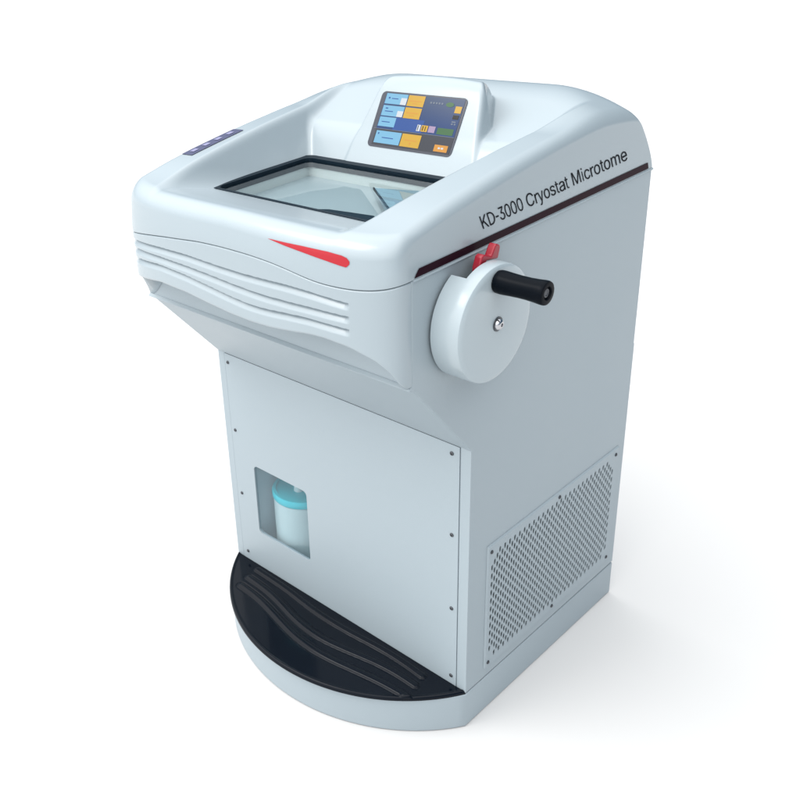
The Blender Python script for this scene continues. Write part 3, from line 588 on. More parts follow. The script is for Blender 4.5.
LF = "0,1,2,3,4,5,6,7,8,9,10,11 12,13,30,29 13,14,31,30 14,15,32,31 15,16,33,32 16,17,34,33 17,18,35,34 18,19,36,35 19,20,37,36 20,21,38,37 21,22,39,38 22,23,40,39 23,24,41,40 24,25,42,41 25,26,43,42 26,27,44,43 27,28,45,44 28,12,29,45 48,46,49 48,47,46 92,94,93 92,95,94 92,91,95 91,90,95 90,96,95 89,97,90 97,96,90 88,97,89 97,99,98 88,99,97 88,100,99 88,101,100 88,87,101 87,102,101 86,102,87 85,102,86 85,103,102 84,103,85 83,103,84 82,103,83 82,104,103 81,104,82 81,105,104 80,105,81 79,105,80 79,106,105 78,106,79 77,106,78 77,107,106 58,60,59 58,61,60 76,107,77 76,108,107 58,62,61 75,108,76 57,62,58 57,63,62 74,108,75 74,109,108 57,64,63 73,109,74 56,64,57 56,65,64 72,109,73 56,66,65 72,110,109 71,110,72 56,67,66 55,67,56 70,110,71 55,68,67 69,110,70 55,69,68 55,110,69 55,111,110 54,111,55 54,112,111 53,112,54 53,113,112 52,113,53 52,114,113 51,114,52 51,50,114 132,134,133 131,134,132 131,135,134 130,135,131 130,136,135 129,136,130 129,137,136 129,169,137 169,168,137 168,138,137 128,170,129 170,169,129 128,171,170 167,138,168 128,172,171 166,138,167 128,173,172 165,138,166 165,139,138 127,173,128 127,174,173 164,139,165 126,174,127 164,140,139 126,175,174 163,140,164 126,176,175 162,140,163 125,176,126 162,141,140 125,177,176 161,141,162 124,177,125 161,142,141 124,178,177 160,142,161 123,178,124 123,179,178 159,142,160 159,143,142 123,180,179 158,143,159 122,180,123 158,144,143 122,181,180 157,144,158 121,181,122 157,145,144 121,182,181 156,145,157 155,145,156 121,183,182 120,183,121 155,146,145 120,184,183 154,146,155 154,147,146 119,184,120 119,185,184 153,147,154 119,186,185 152,147,153 151,147,152 119,151,186 119,147,151 119,148,147 118,148,119 117,148,118 117,149,148 117,150,149 116,150,117 116,115,150 204,206,205 203,206,204 203,207,206 202,207,203 202,208,207 201,208,202 201,209,208 201,241,209 241,240,209 240,210,209 200,242,201 242,241,201 200,243,242 239,210,240 200,244,243 238,210,239 200,245,244 237,210,238 237,211,210 199,245,200 199,246,245 236,211,237 198,246,199 236,212,211 198,247,246 235,212,236 198,248,247 234,212,235 197,248,198 234,213,212 197,249,248 233,213,234 196,249,197 233,214,213 196,250,249 232,214,233 195,250,196 195,251,250 231,214,232 231,215,214 195,252,251 230,215,231 194,252,195 230,216,215 194,253,252 229,216,230 193,253,194 229,217,216 193,254,253 228,217,229 227,217,228 193,255,254 192,255,193 227,218,217 192,256,255 226,218,227 226,219,218 191,256,192 191,257,256 225,219,226 191,258,257 224,219,225 223,219,224 191,223,258 191,219,223 191,220,219 190,220,191 189,220,190 189,221,220 189,222,221 188,222,189 188,187,222 276,278,277 275,278,276 275,279,278 274,279,275 274,280,279 273,280,274 273,281,280 273,313,281 313,312,281 312,282,281 272,314,273 314,313,273 272,315,314 311,282,312 272,316,315 310,282,311 272,317,316 309,282,310 309,283,282 271,317,272 271,318,317 308,283,309 270,318,271 308,284,283 270,319,318 307,284,308 270,320,319 306,284,307 269,320,270 306,285,284 269,321,320 305,285,306 268,321,269 305,286,285 268,322,321 304,286,305 267,322,268 267,323,322 303,286,304 303,287,286 267,324,323 302,287,303 266,324,267 302,288,287 266,325,324 301,288,302 265,325,266 301,289,288 265,326,325 300,289,301 299,289,300 265,327,326 264,327,265 299,290,289 264,328,327 298,290,299 298,291,290 263,328,264 263,329,328 297,291,298 263,330,329 296,291,297 295,291,296 263,295,330 263,291,295 263,292,291 262,292,263 261,292,262 261,293,292 261,294,293 260,294,261 260,259,294 348,350,349 348,351,350 347,351,348 347,352,351 347,353,352 346,353,347 346,354,353 346,355,354 345,355,346 345,356,355 344,375,345 375,374,345 374,356,345 373,356,374 373,357,356 372,357,373 344,376,375 371,357,372 370,357,371 344,377,376 369,357,370 369,358,357 368,358,369 344,378,377 343,378,344 367,358,368 366,358,367 366,359,358 343,379,378 365,359,366 365,360,359 364,360,365 342,379,343 342,380,379 363,360,364 363,361,360 362,361,363 342,381,380 341,381,342 341,382,381 340,382,341 340,383,382 339,383,340 339,384,383 339,385,384 338,385,339 338,386,385 403,405,404 403,406,405 337,386,338 337,387,386 402,406,403 402,407,406 401,407,402 337,388,387 336,388,337 400,407,401 400,408,407 399,408,400 336,389,388 399,409,408 398,409,399 397,409,398 335,389,336 335,390,389 396,409,397 396,410,409 395,410,396 335,391,390 394,410,395 393,410,394 335,392,391 392,410,393 392,411,410 335,411,392 334,411,335 334,412,411 333,412,334 333,413,412 333,414,413 332,414,333 332,415,414 332,416,415 331,416,332 426,428,427 426,429,428 426,430,429 426,431,430 426,432,431 426,433,432 426,434,433 425,434,426 417,419,418 417,420,419 424,434,425 423,434,424 422,436,423 436,435,423 435,434,423 421,440,422 440,439,422 439,438,422 438,437,422 437,436,422 421,441,440 421,442,441 417,421,420 417,448,421 448,447,421 447,446,421 446,445,421 445,444,421 444,443,421 443,442,421 417,449,448 417,450,449 463,465,464 463,466,465 479,481,480 479,482,481 463,467,466 478,482,479 477,482,478 463,468,467 476,472,477 472,482,477 463,469,468 475,472,476 463,470,469 474,471,475 471,472,475 463,474,470 474,471,470 463,473,474 463,472,473 463,482,472 462,482,463 461,482,462 460,482,461 460,483,482 459,483,460 458,483,459 458,484,483 457,484,458 451,453,452 456,484,457 451,454,453 455,484,456 451,455,454 451,484,455 451,485,484 451,486,485 451,487,486 451,488,487 451,489,488 496,489,451 495,489,496 495,490,489 494,490,495 493,490,494 493,491,490 492,491,493 514,516,515 513,516,514 513,517,516 512,517,513 512,518,517 511,518,512 511,519,518 510,519,511 510,551,519 551,520,519 510,552,551 550,520,551 510,553,552 549,520,550 510,554,553 548,520,549 509,554,510 548,521,520 509,555,554 547,521,548 509,556,555 546,521,547 508,556,509 546,522,521 508,557,556 545,522,546 507,557,508 545,523,522 507,558,557 544,523,545 507,559,558 543,523,544 543,524,523 506,559,507 506,560,559 542,524,543 505,560,506 505,561,560 541,524,542 541,525,524 505,562,561 540,525,541 540,526,525 504,562,505 504,563,562 539,526,540 504,564,563 538,526,539 503,564,504 538,527,526 503,565,564 537,527,538 502,565,503 537,528,527 502,566,565 536,528,537 502,567,566 535,528,536 501,567,502 535,529,528 501,568,567 534,529,535 501,533,568 533,529,534 501,529,533 500,529,501 500,530,529 499,530,500 499,531,530 498,531,499 498,532,531 497,532,498 612,614,613 612,615,614 611,615,612 611,616,615 610,616,611 610,617,616 609,617,610 609,618,617 608,618,609 608,619,618 607,619,608 607,629,619 629,620,619 607,630,629 628,620,629 606,630,607 606,631,630 627,620,628 606,632,631 626,620,627 626,621,620 606,633,632 625,621,626 605,633,606 625,622,621 605,634,633 624,622,625 604,634,605 604,635,634 623,622,624 604,636,635 603,636,604 603,637,636 603,638,637 602,638,603 602,639,638 602,640,639 602,641,640 601,641,602 601,642,641 601,643,642 600,643,601 600,644,643 599,644,600 599,645,644 598,645,599 598,646,645 597,646,598 596,646,597 596,647,646 595,647,596 594,647,595 593,647,594 593,648,647 592,648,593 591,648,592 578,580,579 591,649,648 590,649,591 577,580,578 589,649,590 577,581,580 589,650,649 588,650,589 576,581,577 576,582,581 588,651,650 587,651,588 576,583,582 575,583,576 586,651,587 575,584,583 585,651,586 585,652,651 575,585,584 575,652,585 574,652,575 574,653,652 573,653,574 573,654,653 572,654,573 572,655,654 571,655,572 571,656,655 570,656,571 570,569,656 688,662,661 688,663,662 659,657,660 659,658,657 688,664,663 687,664,688 687,665,664 687,666,665 686,666,687 686,667,666 686,668,667 674,676,675 673,676,674 672,676,673 686,669,668 671,676,672 670,676,671 669,676,670 686,676,669 685,676,686 684,676,685 683,676,684 683,677,676 683,678,677 682,678,683 682,679,678 682,680,679 682,681,680 747,749,748 747,750,749 746,750,747 746,751,750 745,751,746 745,752,751 744,752,745 744,753,752 744,754,753 743,754,744 743,755,754 742,755,743 742,756,755 741,756,742 741,729,756 729,728,756 728,757,756 740,730,741 730,729,741 740,731,730 727,757,728 740,732,731 726,757,727 740,733,732 725,757,726 725,758,757 740,734,733 724,758,725 739,734,740 739,735,734 723,758,724 723,759,758 739,736,735 722,759,723 739,737,736 738,737,739 721,759,722 721,760,759 720,760,721 719,760,720 718,760,719 718,761,760 717,761,718 716,761,717 715,783,716 783,761,716 714,783,715 713,783,714 712,783,713 711,783,712 710,783,711 709,783,710 708,783,709 707,783,708 706,783,707 705,783,706 704,783,705 703,783,704 703,784,783 782,761,783 703,785,784 703,786,785 702,786,703 702,787,786 702,788,787 702,789,788 702,790,789 702,791,790 701,791,702 701,792,791 701,793,792 701,794,793 701,795,794 701,796,795 701,797,796 701,798,797 700,798,701 700,799,798 700,800,799 700,801,800 699,801,700 699,802,801 781,761,782 699,803,802 698,803,699 780,761,781 698,804,803 697,804,698 779,761,780 697,805,804 778,761,779 697,806,805 696,806,697 696,807,806 777,763,778 763,761,778 696,808,807 776,763,777 696,809,808 695,809,696 775,764,776 764,763,776 695,810,809 695,811,810 775,765,764 762,761,763 774,765,775 695,812,811 773,765,774 695,773,812 695,765,773 694,765,695 694,766,765 694,767,766 693,767,694 693,768,767 693,769,768 692,769,693 692,770,769 691,770,692 691,771,770 690,771,691 690,772,771 689,772,690 844,818,817 844,819,818 815,813,816 815,814,813 844,820,819 843,820,844 843,821,820 843,822,821 842,822,843 842,823,822 842,824,823 830,832,831 829,832,830 828,832,829 842,825,824 827,832,828 826,832,827 825,832,826 842,832,825 841,832,842 840,832,841 839,832,840 839,833,832 839,834,833 838,834,839 838,835,834 838,836,835 838,837,836 845,846,847,848,849,850,851,852,853,854,855,856,857 882,884,883 882,885,884 869,871,870 868,871,869 868,872,871 867,872,868 867,873,872 866,873,867 866,874,873 865,874,866 865,875,874 864,875,865 864,876,875 863,876,864 863,877,876 862,877,863 862,878,877 861,878,862 861,879,878 860,879,861 860,880,879 859,880,860 859,881,880 858,881,859 903,905,904 903,906,905 902,906,903 902,907,906 902,908,907 901,908,902 901,909,908 901,910,909 900,910,901 900,911,910 900,912,911 899,929,900 929,912,900 929,928,912 928,913,912 899,930,929 927,913,928 899,931,930 926,913,927 925,913,926 925,914,913 899,932,931 924,914,925 898,932,899 923,914,924 922,914,923 898,933,932 922,915,914 921,915,922 920,915,921 898,934,933 920,916,915 897,934,898 919,916,920 918,916,919 897,935,934 918,917,916 896,935,897 896,936,935 896,937,936 895,937,896 895,938,937 894,938,895 894,939,938 894,940,939 893,940,894 893,941,940 893,942,941 958,960,959 892,942,893 957,960,958 957,961,960 956,961,957 892,943,942 955,961,956 955,962,961 891,943,892 891,944,943 954,962,955 953,962,954 953,963,962 952,963,953 891,945,944 951,963,952 890,945,891 951,964,963 950,964,951 890,946,945 949,964,950 948,964,949 890,947,946 947,964,948 890,964,947 890,965,964 889,965,890 889,966,965 889,967,966 888,967,889 888,968,967 888,969,968 887,969,888 887,970,969 887,971,970 886,971,887 981,983,982 981,984,983 981,985,984 981,986,985 981,987,986 981,988,987 981,989,988 980,989,981 972,974,973 972,975,974 979,989,980 978,989,979 977,991,978 991,990,978 990,989,978 976,995,977 995,994,977 994,993,977 993,992,977 992,991,977 976,996,995 976,997,996 972,976,975 972,1003,976 1003,1002,976 1002,1001,976 1001,1000,976 1000,999,976 999,998,976 998,997,976 972,1004,1003 972,1005,1004 1023,1025,1024 1022,1025,1023 1022,1026,1025 1021,1026,1022 1021,1027,1026 1020,1027,1021 1020,1028,1027 1019,1028,1020 1019,1060,1028 1060,1029,1028 1019,1061,1060 1059,1029,1060 1019,1062,1061 1058,1029,1059 1019,1063,1062 1057,1029,1058 1018,1063,1019 1057,1030,1029 1018,1064,1063 1056,1030,1057 1018,1065,1064 1055,1030,1056 1017,1065,1018 1055,1031,1030 1017,1066,1065 1054,1031,1055 1016,1066,1017 1054,1032,1031 1016,1067,1066 1053,1032,1054 1016,1068,1067 1052,1032,1053 1052,1033,1032 1015,1068,1016 1015,1069,1068 1051,1033,1052 1014,1069,1015 1014,1070,1069 1050,1033,1051 1050,1034,1033 1014,1071,1070 1049,1034,1050 1049,1035,1034 1013,1071,1014 1013,1072,1071 1048,1035,1049 1013,1073,1072 1047,1035,1048 1012,1073,1013 1047,1036,1035 1012,1074,1073 1046,1036,1047 1011,1074,1012 1046,1037,1036 1011,1075,1074 1045,1037,1046 1011,1076,1075 1044,1037,1045 1010,1076,1011 1044,1038,1037 1010,1077,1076 1043,1038,1044 1010,1042,1077 1042,1038,1043 1010,1038,1042 1009,1038,1010 1009,1039,1038 1008,1039,1009 1008,1040,1039 1007,1040,1008 1007,1041,1040 1006,1041,1007 1109,1083,1082 1109,1084,1083 1080,1078,1081 1080,1079,1078 1109,1085,1084 1108,1085,1109 1108,1086,1085 1108,1087,1086 1107,1087,1108 1107,1088,1087 1107,1089,1088 1095,1097,1096 1094,1097,1095 1093,1097,1094 1107,1090,1089 1092,1097,1093 1091,1097,1092 1090,1097,1091 1107,1097,1090 1106,1097,1107 1105,1097,1106 1104,1097,1105 1104,1098,1097 1104,1099,1098 1103,1099,1104 1103,1100,1099 1103,1101,1100 1103,1102,1101 1127,1129,1128 1126,1129,1127 1126,1130,1129 1125,1130,1126 1125,1131,1130 1124,1131,1125 1124,1132,1131 1123,1132,1124 1123,1164,1132 1164,1133,1132 1123,1165,1164 1163,1133,1164 1123,1166,1165 1162,1133,1163 1123,1167,1166 1161,1133,1162 1122,1167,1123 1161,1134,1133 1122,1168,1167 1160,1134,1161 1122,1169,1168 1159,1134,1160 1121,1169,1122 1159,1135,1134 1121,1170,1169 1158,1135,1159 1120,1170,1121 1158,1136,1135 1120,1171,1170 1157,1136,1158 1120,1172,1171 1156,1136,1157 1156,1137,1136 1119,1172,1120 1119,1173,1172 1155,1137,1156 1118,1173,1119 1118,1174,1173 1154,1137,1155 1154,1138,1137 1118,1175,1174 1153,1138,1154 1153,1139,1138 1117,1175,1118 1117,1176,1175 1152,1139,1153 1117,1177,1176 1151,1139,1152 1116,1177,1117 1151,1140,1139 1116,1178,1177 1150,1140,1151 1115,1178,1116 1150,1141,1140 1115,1179,1178 1149,1141,1150 1115,1180,1179 1148,1141,1149 1114,1180,1115 1148,1142,1141 1114,1181,1180 1147,1142,1148 1114,1146,1181 1146,1142,1147 1114,1142,1146 1113,1142,1114 1113,1143,1142 1112,1143,1113 1112,1144,1143 1111,1144,1112 1111,1145,1144 1110,1145,1111 1194,1196,1195 1210,1212,1211 1193,1196,1194 1209,1212,1210 1209,1213,1212 1193,1197,1196 1192,1197,1193 1208,1213,1209 1208,1214,1213 1182,1184,1183 1182,1186,1184 1186,1185,1184 1191,1197,1192 1207,1214,1208 1191,1198,1197 1207,1215,1214 1190,1198,1191 1206,1215,1207 1190,1199,1198 1206,1216,1215 1189,1199,1190 1205,1216,1206 1205,1217,1216 1188,1199,1189 1204,1229,1205 1229,1217,1205 1188,1247,1199 1247,1200,1199 1187,1248,1188 1248,1247,1188 1246,1200,1247 1204,1230,1229 1228,1217,1229 1187,1249,1248 1204,1231,1230 1203,1231,1204 1227,1217,1228 1227,1218,1217 1245,1200,1246 1187,1250,1249 1203,1232,1231 1226,1218,1227 1244,1200,1245 1187,1251,1250 1244,1201,1200 1203,1233,1232 1186,1251,1187 1225,1218,1226 1202,1233,1203 1186,1252,1251 1202,1234,1233 1243,1201,1244 1225,1219,1218 1202,1235,1234 1186,1253,1252 1224,1219,1225 1242,1202,1243 1202,1201,1243 1182,1254,1186 1254,1253,1186 1242,1235,1202 1242,1236,1235 1224,1220,1219 1241,1236,1242 1223,1220,1224 1241,1237,1236 1182,1255,1254 1241,1238,1237 1240,1238,1241 1182,1256,1255 1223,1221,1220 1222,1221,1223 1240,1239,1238 1182,1257,1256 1275,1277,1276 1275,1278,1277 1274,1278,1275 1274,1279,1278 1274,1280,1279 1273,1280,1274 1273,1281,1280 1272,1281,1273 1272,1282,1281 1272,1283,1282 1271,1303,1272 1303,1302,1272 1302,1283,1272 1301,1283,1302 1300,1283,1301 1271,1304,1303 1300,1284,1283 1299,1284,1300 1271,1305,1304 1270,1305,1271 1298,1284,1299 1270,1306,1305 1298,1285,1284 1297,1285,1298 1270,1307,1306 1269,1307,1270 1269,1308,1307 1296,1285,1297 1296,1286,1285 1269,1309,1308 1295,1286,1296 1268,1309,1269 1295,1287,1286 1268,1310,1309 1294,1287,1295 1268,1291,1310 1291,1311,1310 1294,1292,1287 1292,1288,1287 1293,1292,1294 1267,1291,1268 1267,1290,1291 1311,1292,1291 1311,1288,1292 1312,1288,1311 1312,1289,1288 1266,1290,1267 1313,1289,1312 1266,1289,1290 1266,1313,1289 1266,1314,1313 1265,1314,1266 1265,1315,1314 1264,1315,1265 1264,1316,1315 1329,1331,1330 1328,1331,1329 1328,1332,1331 1264,1317,1316 1263,1317,1264 1327,1332,1328 1263,1318,1317 1326,1332,1327 1326,1333,1332 1325,1333,1326 1263,1319,1318 1324,1333,1325 1262,1319,1263 1324,1334,1333 1262,1320,1319 1323,1334,1324 1322,1334,1323 1262,1321,1320 1321,1334,1322 1262,1334,1321 1262,1335,1334 1261,1335,1262 1261,1336,1335 1260,1336,1261 1260,1337,1336 1260,1338,1337 1259,1338,1260 1259,1339,1338 1258,1339,1259"
def lettering():
    Q = np.array(LV.split(), float).reshape(-1, 2)
    V = []
    for px, py in Q:
        u = px / 9999; g = 1.2665 - .2665 * u; t = u / g     # letters grow slightly towards the rear
        v = py / 1000 * .0202 * (1.2665 / g) ** .5 
        V.append(on_side(.0170 + t * (.4150 - .0170) - .44 * v, .9338 + t * .0065 + v, .0007))
    F = [[int(k) for k in f.split(',')] for f in LF.split()]
    return obj('lettering', V, F, M['ink'], root, fix=False)
lettering()

# --- sliding window: gasket, pane
def gasket():
    outer = rrect(-.203, .203, -.064, .1835, .022, 10); inner = rrect(-.187, .187, -.0555, .1690, .014, 10); n = len(outer)
    V = []; F = []
    rings = [(outer, GZ - .01), (outer, GZ + .0022), (inner, GZ + .0012), (inner, GZ - .016)]
    for R_, z in rings: V += [(p, q, z) for p, q in R_]
    for j in range(3): F += [(j * n + i, j * n + (i + 1) % n, (j + 1) * n + (i + 1) % n, (j + 1) * n + i) for i in range(n)]
    return obj('window_gasket', V, F, M['gasket'], root, smooth=40)
gasket()
V, F = prism_pts(rrect(-.1866, .1866, -.0551, .1686, .0138, 10), 'z', GZ - .006, GZ - .003)
obj('window_pane', V, F, M['glass'], root)
# chamber below the window
b = bmesh.new()
X, Y0, Y1, Z0, Z1 = .1885, -.057, .171, .80, GZ - .008
for f in ([(-X, Y0, Z1), (X, Y0, Z1), (X, Y0, Z0), (-X, Y0, Z0)], [(-X, Y1, Z1), (X, Y1, Z1), (X, Y1, Z0), (-X, Y1, Z0)],
          [(-X, Y0, Z1), (-X, Y1, Z1), (-X, Y1, Z0), (-X, Y0, Z0)], [(X, Y0, Z1), (X, Y1, Z1), (X, Y1, Z0), (X, Y0, Z0)]): face(b, f)
bobj('chamber_wall', b, M['liner'], root)
V, F = prism_pts(rrect(-X + .001, X - .001, Y0 + .001, Y1 - .001, .004), 'z', .885, .89)
obj('chamber_floor', V, F, M['tray'], root)
# added plate coloured as the screen's reflection, with its dark edge, and the dark front lip of the chamber tray
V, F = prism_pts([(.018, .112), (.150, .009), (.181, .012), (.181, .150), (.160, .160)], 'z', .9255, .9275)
refl_o = obj('screen_reflection', V, F, M['reflect'], root)
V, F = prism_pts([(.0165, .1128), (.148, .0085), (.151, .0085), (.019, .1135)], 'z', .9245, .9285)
obj('reflection_edge', V, F, M['gasket'], refl_o)
V, F = prism_pts([(-.03, -.046), (.005, -.034), (.036, -.016), (.075, -.010), (.118, -.004), (.143, -.020), (.15, -.050), (-.03, -.050)], 'z', .9, .928)
obj('tray_lip', V, F, M['gasket'], root)

# --- touchscreen on the console face
def touchscreen():
    n_ = Vector((0, -1.8, 1)).normalized(); up_ = Vector((0, 1, 1.8)).normalized()
    base = Vector((.020, .1985, GZ + (.1985 - .182) * 1.8))
    w, h = .1785, .0985
    def pt(u, v, o): return base + Vector((1, 0, 0)) * ((u - .5) * w) + up_ * (v * h) + n_ * o
    rr = rrect(0, 1, 0, 1, .06, 5); rr = []
    for p, q in rrect(0, w, 0, h, .0085, 6): rr.append((p / w, q / h))
    V = [pt(u, v, -.004) for u, v in rr] + [pt(u, v, .0012) for u, v in rr]; n = len(rr)
    F = [list(range(n, 2 * n))] + [(i, (i + 1) % n, n + (i + 1) % n, n + i) for i in range(n)]
    o = obj('touchscreen', V, F, M['bezel'], root)
    cols = {'navy': emat('screen_navy', (.035, .07, .17), .8), 'grey': emat('screen_grey', (.075, .085, .11), .6),
            'sky': emat('screen_sky', (.22, .52, .76), .85), 'yel': emat('screen_yellow', (.72, .43, .05), .85),
            'wht': emat('screen_white', (.75, .80, .85), .8), 'blk': emat('screen_black', (.015, .016, .02), .2),
            'grn': emat('screen_green', (.07, .20, .08), .7), 'pnk': emat('screen_pink', (.48, .36, .55), .8),
            'org': emat('screen_orange', (.75, .34, .06), .85), 'blu': emat('screen_blue', (.03, .10, .36), .85),
            'lin': emat('screen_line', (.25, .30, .38), .6)}
    nt = cols['navy'].node_tree; bs = nt.nodes['Principled BSDF']; tcn = nt.nodes.new('ShaderNodeTexCoord'); rp = nt.nodes.new('ShaderNodeValToRGB'); sx = nt.nodes.new('ShaderNodeSeparateXYZ')
    rp.color_ramp.elements[0].color = (.02, .07, .24, 1); rp.color_ramp.elements[1].color = (.075, .115, .20, 1); rp.color_ramp.elements[0].position = .25
    nt.links.new(tcn.outputs['Generated'], sx.inputs[0]); nt.links.new(sx.outputs[2], rp.inputs[0]); nt.links.new(rp.outputs[0], bs.inputs['Emission Color'])
    def piece(name, rects, c, lv, parent=o):
        for u0, u1, v0, v1 in rects:
            obj(name, [pt(u0, v0, lv), pt(u1, v0, lv), pt(u1, v1, lv), pt(u0, v1, lv)], [(0, 1, 2, 3)], cols[c], parent, fix=False)
    piece('display', [(.055, .975, .335, .975)], 'navy', .0016)
    piece('display', [(.055, .975, .045, .325)], 'grey', .0016)
    piece('status_field', [(.255, .60, .335, .555)], 'blu', .0019)
    piece('divider', [(.03, .975, .326, .334)], 'lin', .0019)
    piece('reading_box', [(.065, .325, .78, .965)], 'sky', .0022)
    piece('reading_box', [(.065, .325, .565, .75)], 'sky', .0022)
    piece('reading_box', [(.065, .265, .375, .545)], 'sky', .0022)
    piece('reading_box', [(.075, .385, .075, .295)], 'sky', .0022)
    piece('set_button', [(.335, .53, .775, .965)], 'yel', .0022)
    piece('set_button', [(.335, .53, .56, .75)], 'yel', .0022)
    piece('set_button', [(.395, .62, .070, .295)], 'yel', .0022)
    piece('status_chip', [(.255, .325, .78, .90), (.255, .325, .565, .67)], 'wht', .0025)
    piece('mode_icon', [(.535, .575, .365, .475)], 'wht', .0022)
    piece('mode_icon', [(.585, .66, .365, .475)], 'yel', .0022)
    piece('mode_icon', [(.67, .745, .365, .475)], 'pnk', .0022)
    piece('mode_icon', [(.77, .95, .355, .465)], 'grn', .0019)
    piece('mode_icon', [(.545, .553, .375, .465), (.60, .61, .38, .46), (.63, .638, .38, .46)], 'blk', .0026)
    piece('menu_button', [(.795, .945, .065, .18)], 'org', .0022)
    piece('menu_mark', [(.84, .865, .11, .14), (.875, .90, .11, .14)], 'wht', .0025)
    piece('side_button', [(.895, .965, .735, .85)], 'yel', .0022)
    piece('side_button', [(.895, .96, .63, .70)], 'blk', .0022)
    piece('side_mark', [(.90, .92, .535, .56), (.93, .95, .535, .56), (.90, .945, .575, .595)], 'lin', .0022)
    # pale readout dashes and the green indicator along the top right
    piece('readout', [(.60 + .032 * k, .62 + .032 * k, .855, .885) for k in range(5)], 'lin', .0022)
    piece('row_marks', [(.10, .12, .87, .90), (.14, .22, .87, .885), (.10, .20, .64, .655), (.10, .13, .69, .71), (.10, .20, .45, .465), (.10, .115, .23, .26), (.16, .30, .17, .185)], 'blu', .0025)
    piece('row_marks', [(.36, .50, .86, .875), (.40, .46, .82, .83), (.36, .50, .65, .665), (.40, .46, .61, .62), (.44, .58, .18, .195), (.50, .52, .12, .15)], 'org', .0025)
    V = [pt(.825 + .045 * math.cos(t * math.pi / 12), .865 + .04 * math.sin(t * math.pi / 12), .0022) for t in range(24)]
    obj('indicator', V, [list(range(24))], cols['grn'], o, fix=False)
    return o
touchscreen()

# --- button strip on the left rail
def strip():
    x0, x1, y0, y1 = -.279, -.251, -.052, .073
    def patch(x0, x1, y0, y1, off, nx=6, ny=20):
        V = []
        for j in range(ny):
            for i in range(nx): V.append(on_top(x0 + (x1 - x0) * i / (nx - 1), y0 + (y1 - y0) * j / (ny - 1), off))
        return V, grid_faces(nx, ny)
    V, F = patch(x0, x1, y0, y1, .0012)
    o = obj('button_strip', V, F, M['strip'], root, smooth=180)
    for k in range(4):
        a = y0 + .010 + k * .0285
        V, F = patch(x0 + .008, x1 - .009, a + .002, a + .015, .0020, 5, 5)
        obj('button', V, F, M['button'], o, smooth=180)
strip()

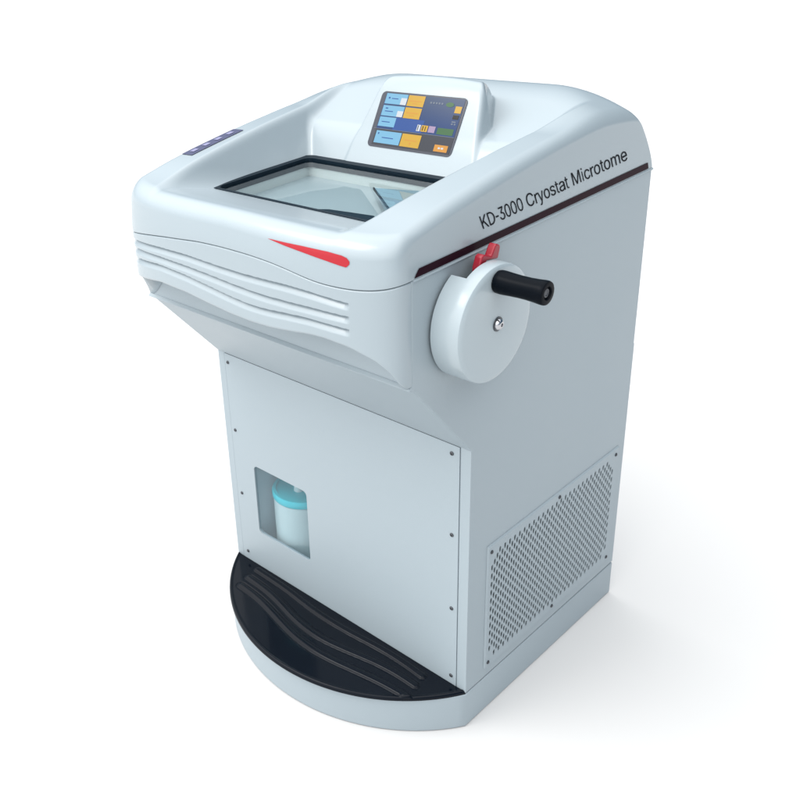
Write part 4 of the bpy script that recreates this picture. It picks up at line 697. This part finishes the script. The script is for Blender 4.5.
# --- hand wheel, grip, screw, lock lever
WY, WZ = -.0225, .8155
def wheel():
    r = .087
    prof = [(.3300, .0), (.3300, r), (.346, r), (.3495, r - .0012), (.3518, r - .0045), (.3528, r - .010), (.3540, .04), (.3542, .012), (.3542, .0001)]
    V, F = lathe(prof, 120, (0, WY, WZ), 'x')
    o = obj('hand_wheel', V, F, M['wheel'], root, smooth=35)
    # thick back ring with a gap for the lever
    a0, a1 = math.radians(118), math.radians(397)
    n = 110; V = []; F = []; ro, ri = r - .0001, r - .03
    sec = [(.3035, ri), (.3035, ro - .002), (.3055, ro), (.3300, ro), (.3300, ri)]
    for i in range(n + 1):
        t = a0 + (a1 - a0) * i / n
        for x, q in sec: V.append((x, WY + q * math.cos(t), WZ + q * math.sin(t)))
    m = len(sec)
    for i in range(n):
        for k in range(m): F.append((i * m + k, i * m + (k + 1) % m, (i + 1) * m + (k + 1) % m, (i + 1) * m + k))
    F.append(list(range(m))); F.append([n * m + k for k in range(m)][::-1])
    obj('wheel_rim', V, F, M['wheel'], o, smooth=35)
    V, F = lathe([(.2995, .030), (.3315, .030)], 40, (0, WY, WZ), 'x')
    obj('hub', V, F, M['dark'], o, smooth=35)
    # screw: domed chrome head in a dark washer
    V, F = lathe([(.3535, .0108), (.3555, .0106), (.3557, .0086)], 32, (0, WY - .001, WZ + .002), 'x')
    obj('washer', V, F, M['screw'], o, smooth=40)
    V, F = lathe([(.3550, .0084), (.3580, .0081), (.3602, .0064), (.3614, .0038), (.3614, .0026), (.3590, .0022)], 32, (0, WY - .001, WZ + .002), 'x')
    obj('screw', V, F, M['chrome'], o, smooth=50)
    # black grip: waisted spindle with a hollow end
    gyc, gzc = -.0255, .8815
    prof = [(.3530, .0135), (.3545, .0158), (.357, .0165), (.364, .0166), (.376, .0158), (.389, .0153), (.402, .0153), (.414, .0160), (.4225, .0168), (.4265, .0168), (.4287, .0160),
            (.4293, .0145), (.4292, .0095), (.4285, .0088), (.4262, .0084), (.4262, .0001)]
    V, F = lathe(prof, 48, (0, gyc, gzc), 'x')
    g = obj('grip', V, F, M['handle'], o, smooth=40)
    V, F = lathe([(.4258, .0062), (.4274, .0060), (.4277, .0040), (.4268, .0030)], 24, (0, gyc, gzc), 'x')
    obj('grip_bolt', V, F, M['screw'], g, smooth=40)
    return o
wheel()
P = [(-.0300, .878), (-.0310, .8947), (-.0245, .9105), (-.0195, .9125), (-.0020, .9050), (.0050, .9165), (.0090, .9200), (.0175, .9160), (.0190, .9120), (.0140, .8965), (-.0125, .9010), (-.0190, .8920), (-.0190, .878)]
V, F = prism_pts(P, 'x', .3150, .3270)
lv = bevel(obj('lock_lever', V, F, M['lever'], root), .0026, 3)
lv.data.polygons.foreach_set('use_smooth', [True] * len(lv.data.polygons)); lv.data.set_sharp_from_angle(angle=math.radians(45))
V, F = lathe([(.2995, .006), (.3155, .006)], 24, (0, .002, .886), 'x')
obj('lever_shaft', V, F, M['screw'], root, smooth=40)

# ------------------------------------------------------------------ waste bottle behind the pane
bt = bpy.data.objects.new('waste_bottle', None); COL.objects.link(bt)
bx, by, bz = -.163, .078, recess_z + .0004
bt.location = (bx, by, bz)
bt['label'] = 'pale translucent bottle with turquoise lid seen behind the small front window'
bt['category'] = 'bottle'
LZ = .161                                              # height of the lid's top above the recess floor
prof = [(0, .053), (.003, .0605), (.04, .0615), (LZ - .019, .0615), (LZ - .014, .056), (LZ - .011, .056)]
V, F = lathe(prof, 64, (0, 0, 0), 'z'); obj('bottle_body', V, F, M['bottle'], bt, smooth=40)
prof = [(LZ - .015, .0630), (LZ - .0135, .0640), (LZ - .004, .0640), (LZ, .0620), (LZ, .0555), (LZ - .0035, .0540), (LZ - .0035, .010)]
V, F = lathe(prof, 64, (0, 0, 0), 'z'); ld = obj('bottle_lid', V, F, M['lid'], bt, smooth=40)
V, F = lathe([(LZ - .0035, .010), (LZ + .006, .009), (LZ + .008, .007)], 24, (.0, -.012, 0), 'z'); obj('lid_knob', V, F, M['knob'], ld, smooth=40)
